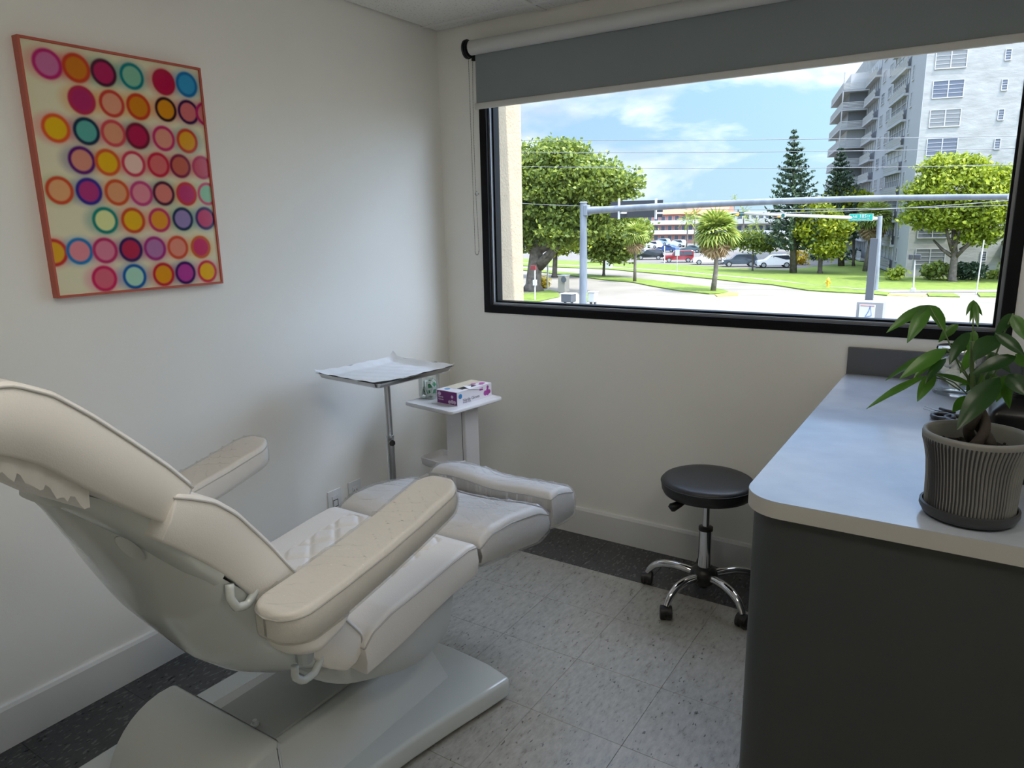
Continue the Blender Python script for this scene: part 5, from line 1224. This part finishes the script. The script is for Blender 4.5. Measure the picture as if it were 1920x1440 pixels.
def car(label, px, py, kind, paint, head=(-.93, -.37)):
    g = G(px, py); t = thing('parked_car', label, 'car', tuple(g)); body_p, glass_p = PROF[kind]
    hx_, hy_ = head; n_ = math.hypot(hx_, hy_); fx = Vector((-hx_/n_, -hy_/n_, 0)); fy = Vector((-fx.y, fx.x, 0))
    Mx = Matrix(((fx.x, fy.x, 0, g.x), (fx.y, fy.y, 0, g.y), (0, 0, 1, g.z+.03), (0, 0, 0, 1)))
    def ob(nm, b, m, par=t, **k): bmesh.ops.transform(b, matrix=Mx, verts=b.verts); return obj(nm, b, m, par, **k)
    zb = 1.03 if kind != 'sedan' else .93
    b = BM(); rows = []
    for y, k in ((-.93, .94), (-.88, 1.0), (.88, 1.0), (.93, .94)):
        rows.append([(x*k, y if z < zb+.02 else y*.84, z if z < zb else zb+(z-zb)) for x, z in body_p])
    loft(b, rows, cap0=True, cap1=True); bmesh.ops.recalc_face_normals(b, faces=b.faces); body_ = ob('body', b, paint, smooth=True, angle=30)
    b = BM(); rows = [[(x, y, z) for x, z in glass_p] for y in (-.90*.90, .90*.90)]; loft(b, rows, cap0=True, cap1=True)
    for v in b.verts: v.co.y *= 1.0 if v.co.z > zb+.2 else 1.10
    ob('side_windows', b, M_['carglass'])
    ws = glass_p[0], glass_p[1]
    b = BM(); d = .035; v = [b.verts.new(p) for p in ((ws[0][0]-d*1.2, -.78, ws[0][1]+.01), (ws[0][0]-d*1.2, .78, ws[0][1]+.01), (ws[1][0]-d*2.2, .68, ws[1][1]), (ws[1][0]-d*2.2, -.68, ws[1][1]))]; b.faces.new(v)
    v = [b.verts.new((q.co.x+.03, q.co.y, q.co.z)) for q in v]; b.faces.new(v[::-1]); ob('windscreen', b, mat('windscreen with painted sky sheen', (.22, .27, .30), .05))  # sky reflection is put into the pale windscreen colour
    b = BM()
    for xp in (.0, .95): box(b, glass_p[1][0]+.25+xp, glass_p[1][0]+.32+xp, -.86, .86, zb, glass_p[1][1])
    ob('window_pillars', b, M_['bump_'] if kind != 'jeep' else paint)
    b = BM(); box(b, -2.32, -2.2, -.85, .85, .30, .52, .03); ob('bumper', b, M_['bump_'])
    for s in (-1, 1):
        b = BM(); box(b, -2.27, -2.12, s*.80-.13, s*.80+.13, .68, .82, .02); ob('headlamp', b, M_['lampw'])
        for x in (-1.42, 1.40):
            b = BM(); tube(b, [(x, s*.74, .36), (x, s*.96, .36)], .36, 22); wh = ob('wheel', b, M_['tyre'], smooth=True, angle=40)
            b = BM(); tube(b, [(x, s*.95, .36), (x, s*.972, .36)], .23, 14); ob('rim', b, M_['rim'], wh, smooth=True, angle=40)
def paint(n, c, me=.2): return mat(n, c, .22, metal=me, coat=.6)
car('black SUV parked second from the left in the front row', 1218, 487, 'suv', paint('black paint', (.012, .014, .016)))
car('dark red boxy SUV parked in the front row', 1272, 492, 'jeep', paint('red paint', (.24, .018, .022)))
car('white SUV parked behind the median palm trunk', 1329, 496, 'suv', paint('white paint a', (.70, .70, .70), 0))
car('dark slate SUV parked under the small tree', 1386, 500, 'suv', paint('slate paint', (.04, .055, .075)))
car('white hatchback SUV parked beside the tall pine', 1451, 502, 'suv', paint('white paint b', (.74, .74, .74), 0))
car('silver blue car parked leftmost behind a palm trunk', 1170, 484, 'sedan', paint('silver blue paint', (.20, .24, .32), .4))
car('blue car parked in the second row', 1252, 473, 'sedan', paint('blue paint', (.04, .08, .22)), (-.9, .2))
car('grey green sedan parked in the second row', 1298, 474, 'sedan', paint('grey green paint', (.09, .13, .14)), (-.9, .1))
car('white van parked in the back row', 1222, 466, 'suv', paint('white paint c', (.66, .68, .70), 0), (-.9, .2))
car('white SUV in the back row by the pink building', 1268, 463, 'suv', paint('white paint d', (.60, .62, .65), 0), (-.9, .1))
car('pale blue car in the back row by the pink building', 1240, 460, 'suv', paint('pale blue paint', (.30, .42, .52)), (-.9, .1))
car('light coloured car half hidden at far left of the lot', 1198, 476, 'sedan', paint('light paint', (.5, .5, .5)), (-.9, .1))
# ---------------- near signal mast
P0 = at(1094, 400, 1, 24.2); mst = thing('signal_mast', 'galvanised steel mast with long arm crossing the whole window view', 'mast', (P0.x, P0.y, GZ))
z_top = at(1094, 380, 1, P0.y).z; zA = at(1094, 392, 1, P0.y).z
s = pxm(P0)
b = BM(); tube(b, [(P0.x, P0.y, GZ), (P0.x, P0.y, z_top)], [8.6*s, 6.4*s], 20); obj('pole', b, M_['galv'], mst, smooth=True, angle=40)
b = BM(); tube(b, [(P0.x, P0.y, z_top), (P0.x, P0.y, z_top+.04)], [8.2*s, 6.5*s], 20); obj('pole_cap', b, M_['galv'], mst, smooth=True, angle=40)
b = BM(); box(b, P0.x+3*s, P0.x+11*s, P0.y-7*s, P0.y+7*s, zA-12*s, zA+7*s, .02); obj('arm_flange', b, M_['galv'], mst)
A1 = Vector((P0.x+10*s, P0.y, at(1105, 395, 1, P0.y).z)); pa = [A1]
for px_, py_, yy_ in ((1200, 389.3, 23.75), (1300, 384, 23.3), (1470, 377, 22.4), (1640, 371.8, 21.6), (1765, 370, 21.0), (1891, 369, 20.4)): pa.append(at(px_, py_, 1, yy_))
b = BM(); pq, _ = resamp([tuple(q) for q in pa], 24); tube(b, [tuple(q) for q in pq], [(6.3-2.9*k/23)*s for k in range(24)], 20); obj('arm', b, M_['galv'], mst, smooth=True, angle=40)
b = BM(); yb = P0.y+.35; q0, q1 = at(1145, 378, 1, yb), at(1242, 407, 1, yb); box(b, q0.x, q1.x, yb, yb+.04, q1.z, q0.z); sg = obj('sign_panel', b, M_['signback'], mst, label='dark back of a sign panel')
for px in (1160.5, 1229.5):
    b = BM(); q = at(px, 390, 1, yb-.7); box(b, q.x-.035, q.x+.035, yb-.72, yb-.66, at(px, 411, 1, yb-.7).z, at(px, 372, 1, yb-.7).z); box(b, q.x-.03, q.x+.03, yb-.7, yb, q.z-.22, q.z-.16); obj('sign_bracket', b, M_['white'], mst)
# ---------------- far signal mast with signals and street sign
fm_ = G(1641, 546); mf = thing('signal_mast', 'far galvanised mast carrying two signals and the green street sign', 'mast', tuple(fm_)); s = pxm(fm_)
tpz = at(1650, 405, 1, fm_.y)
b = BM(); tube(b, [fm_, (tpz.x, tpz.y, tpz.z)], [5.2*s, 4.4*s], 16); obj('pole', b, M_['galv'], mf, smooth=True, angle=40)
b = BM(); a1, a2 = at(1646, 410, 1, fm_.y), at(1372, 399.5, 1, fm_.y-4); tube(b, [a1, a2], [3.4*s, 2.2*s], 12); obj('arm', b, M_['white'], mf, smooth=True)
M_['lr'] = mat('unlit red lens', (.10, .015, .02), .3); M_['lo'] = mat('lit amber lens', (.9, .28, .04), .3, emit=((1.0, .35, .06), .55)); M_['lg'] = mat('unlit green lens', (.02, .10, .09), .3)
for px, py in ((1383, 401), (1461, 404)):
    yS = fm_.y-3.6 if px < 1400 else fm_.y-2.4
    c = at(px, py, 1, yS-.3); s2 = pxm(c); b = BM(); box(b, c.x-11*s2, c.x+11*s2, c.y, c.y+.35, c.z-3.9*s2, c.z+3.9*s2, .05); sgn = obj('signal_head', b, M_['signback'] if px < 1400 else M_['lgrey'], mf)
    for k, mm in ((-1, 'lr'), (0, 'lo'), (1, 'lg')):
        b = BM(); tube(b, [(c.x+k*7*s2, c.y-.03, c.z), (c.x+k*7*s2, c.y+.05, c.z)], 3.3*s2, 16); obj('lens', b, M_[mm], sgn)
    b = BM(); box(b, c.x-.05, c.x+.05, c.y+.1, c.y+.2, c.z, c.z+(9 if px < 1400 else 3)*s2); obj('hanger', b, M_['dgrey'], mf)
c = at(1614.5, 407.5, 1, fm_.y-.8); s2 = pxm(c)
b = BM(); box(b, c.x-20.5*s2, c.x+20.5*s2, c.y, c.y+.08, c.z-6.6*s2, c.z+6.6*s2); sgn = obj('street_sign', b, M_['white'], mf, label='green street name sign')
b = BM(); box(b, c.x-19.7*s2, c.x+19.7*s2, c.y-.02, c.y, c.z-5.9*s2, c.z+6.0*s2); obj('sign_face', b, mat('street sign green', (.0, .30, .22), .5), sgn)
def otext(nm, s_, size, x, z, y, m, par): return text(nm, s_, size, Matrix.Translation((x, y, z)) @ RX90, m, par, .01)
otext('lettering', 'NE', 6.6*s2, c.x-14.5*s2, c.z-.9*s2, c.y-.03, M_['white'], sgn); otext('lettering', '185', 8.6*s2, c.x-3.5*s2, c.z-.9*s2, c.y-.03, M_['white'], sgn); otext('lettering', 'ST', 5.6*s2, c.x+10*s2, c.z-.2*s2, c.y-.03, M_['white'], sgn)
otext('lettering', 'Miami Gardens Dr', 4.2*s2, c.x-16*s2, c.z-4.9*s2, c.y-.03, M_['white'], sgn)
# ---------------- roadside poles and boxes
def post_thing(name, label, cat, base, top, w_px, m, extra=None):
    g = G(*base); t = thing(name, label, cat, tuple(g)); tp_ = at(*top, 1, g.y); s = pxm(g)
    b = BM(); tube(b, [g, tp_], w_px/2*s, 10); obj('post', b, m, t, smooth=True, angle=40)
    if extra: extra(t, g, tp_, s)
    return t
def ex_ped(t, g, tp_, s):
    b = BM(); box(b, g.x-4*s, g.x+4*s, g.y-.25, g.y+.25, g.z, g.z+8*s, .05); obj('foot_base', b, M_['lgrey'], t)
    for dx in (-1, 1):
        c = at(1715+dx*6.2-1, 481.5, 1, g.y-.1); b = BM(); hw_ = 3.4 if dx < 0 else 6; box(b, c.x-hw_*s, c.x+hw_*s, c.y-.2, c.y+.15, c.z-5*s, c.z+4.6*s, .06); obj('signal_box', b, M_['signback'], t)
post_thing('pedestrian_signal', 'short white post with black crossing signal in front of the tower', 'signal', (1712, 548), (1716, 478), 2.6, M_['white'], ex_ped)
post_thing('guy_pole', 'thin leaning white pole near the right window edge', 'pole', (1830, 552), (1845, 450), 2.2, M_['white'])
def ex_sm(t, g, tp_, s): b = BM(); c = at(1270, 474, 1, g.y-.1); box(b, c.x-4*s, c.x+4*s, c.y, c.y+.05, c.z-5.5*s, c.z+5.5*s); obj('sign_plate', b, M_['white'], t)
post_thing('small_sign', 'small white sign on thin post at the lot edge', 'sign', (1269, 512), (1270, 472), 1.3, M_['lgrey'], ex_sm)
post_thing('lot_post', 'thin pale post between the black and red parked cars', 'post', (1246, 495), (1246, 461), 2.0, M_['white'])
def ex_red(t, g, tp_, s):
    b = BM(); c = at(1001, 502, 1, g.y); box(b, c.x-6*s, c.x+4*s, c.y-.1, c.y+.1, c.z-4*s, c.z+4*s); obj('sign_plate', b, mat('dull red sign', (.16, .02, .02), .6), t)
    c = at(1003, 530, 1, g.y); b = BM(); box(b, c.x-2.6*s, c.x+2.6*s, c.y-.15, c.y+.15, c.z-5*s, c.z+5*s); obj('box', b, M_['white'], t)
post_thing('crossing_post', 'white post with red sign in front of the big tree trunk', 'post', (1003, 564), (1003, 500), 2.6, M_['white'], ex_red)
post_thing('street_post', 'slim tan post right of the big tree trunk', 'post', (1027, 541), (1027, 490), 3, M_['lgrey'])
def cabinet(label, base, w, h, d, m, nm='utility_cabinet', legs=False, face=None):
    g = G(*base); t = thing(nm, label, 'cabinet', tuple(g)); s = pxm(g); z0 = g.z+(.25 if legs else 0)
    b = BM(); box(b, g.x-w/2*s, g.x+w/2*s, g.y-d/2, g.y+d/2, z0, g.z+h*s, .05); obj('housing', b, m, t)
    b = BM(); box(b, g.x-w/2*s-.04, g.x+w/2*s+.04, g.y-d/2-.04, g.y+d/2+.04, g.z+h*s, g.z+h*s+.06); obj('cap', b, M_['lgrey'], t)
    if legs:
        for sx_ in (-1, 1): b = BM(); box(b, g.x+sx_*w/3*s-.06, g.x+sx_*w/3*s+.06, g.y-.1, g.y+.1, g.z, z0); obj('leg', b, M_['dgrey'], t)
    if face: face(t, g, s)
cabinet('white utility cabinet on the lawn behind the median', (1140, 504), 13, 17, 1.0, M_['white'])
cabinet('grey four legged news box left of the steel pole', (1066, 572), 22, 21, .8, M_['dgrey'], legs=True)
cabinet('rounded grey street box right of the steel pole', (1112, 572), 13, 24, .7, M_['lgrey'], legs=True)
def fdisc(t, g, s): b = BM(); c = at(1057, 524, 1, g.y-.6); tube(b, [c, c+Vector((0, -.04, 0))], 5.5*s, 18); obj('round_plate', b, M_['dgrey'], t)
cabinet('tan cabinet with dark round plate behind the news box', (1057, 548), 15, 31, .9, mat('tan paint', (.26, .23, .18), .7), face=fdisc)
# hydrant
g = G(1552, 540); hy_ = thing('fire_hydrant', 'yellow fire hydrant on the lawn verge', 'hydrant', tuple(g)); s = pxm(g)
My = mat('yellow hydrant paint', (.75, .36, .02), .5)
b = BM(); lathe(b, [(0, 0), (.17, 0), (.17, .08), (.12, .12), (.12, .62), (.16, .66), (.15, .76), (.09, .88), (.04, .92), (0, 1.0)], tuple(g), 16); obj('barrel', b, My, hy_, smooth=True, angle=40)
for dx in (-1, 1): b = BM(); tube(b, [(g.x, g.y, g.z+.52), (g.x+dx*.24, g.y, g.z+.52)], .075, 10); obj('outlet_cap', b, My, hy_)
# dark square post and lit box sign near our wall
g = G(1620, 690); sp_ = thing('sign_pylon', 'dark square post with boxed white sign just outside the window', 'sign', tuple(g)); s = pxm(g)
tq = at(1640, 447, 1, g.y); b_ = at(1629, 566, 1, g.y); w_ = 6.3*s
b = BM(); box(b, tq.x-w_, tq.x+w_, g.y-w_, g.y+w_, GZ, tq.z); obj('post', b, M_['dgrey'], sp_)
q0, q1 = at(1607, 566, 1, g.y-1.1), at(1653, 640, 1, g.y-1.1)
b = BM(); box(b, q0.x, q0.x+.98, g.y-1.12, g.y-.2, q1.z, q0.z, .01); bx = obj('sign_box', b, mat('grey sign casing', (.20, .20, .20), .6), sp_)
sx0, sx1 = at(1611, 580, 1, g.y-1.13), at(1641, 580, 1, g.y-1.13)
b = BM(); box(b, sx0.x, sx1.x, g.y-1.15, g.y-1.12, q1.z+.05, at(1611, 571, 1, g.y-1.13).z); obj('sign_face', b, M_['white'], bx)
b = BM(); yS = g.y-1.16
def sp2(px, py): p = at(px, py, 1, yS); return (p.x, yS, p.z)
tube(b, [sp2(1632, 573), sp2(1629, 583), sp2(1622, 594)], .015, 6); tube(b, [sp2(1632, 573), sp2(1633, 584), sp2(1634, 592)], .008, 6); tube(b, [sp2(1624, 594), sp2(1634, 592)], .012, 6)
obj('sail_logo', b, mat('blue grey sign ink', (.08, .14, .28), .5), bx)
b = BM(); box(b, sx0.x+.04, sx1.x-.04, g.y-1.165, g.y-1.15, at(1611, 573.5, 1, g.y-1.15).z, at(1611, 572, 1, g.y-1.15).z); obj('sign_rule', b, mat('red sign rule', (.4, .12, .10), .5), bx)
# power lines
M_['wire'] = mat('weathered wire', (.13, .135, .15), .5)
for lb, (xa, ya), (xb, yb_), (xm, ym) in (('highest power line crossing the sky', (900, 262.5), (2000, 253), (1280, 262)), ('second power line crossing the sky', (900, 284.5), (2000, 276), (1280, 285)), ('third power line crossing the sky', (900, 310), (2000, 307), (1280, 315)), ('lowest power line just over the signal arm', (900, 377), (2000, 381), (1280, 391.5)), ('thin cable just above the far signals', (1370, 400), (2000, 366), (1640, 393))):
    a, c = at(xa, ya, 1, 36), at(xb, yb_, 1, 40); m_ = at(xm, ym, 1, 36+4*(xm-xa)/(xb-xa)); 
    t_m = (m_.x-a.x)/(c.x-a.x); sag = (a.z+(c.z-a.z)*t_m-m_.z)/(4*t_m*(1-t_m)); b = BM()
    tube(b, [a+(c-a)*u-Vector((0, 0, sag*4*u*(1-u))) for u in [k/24 for k in range(25)]], .017, 5)
    obj('power_line', b, M_['wire'], None, label=lb, cat='wire')
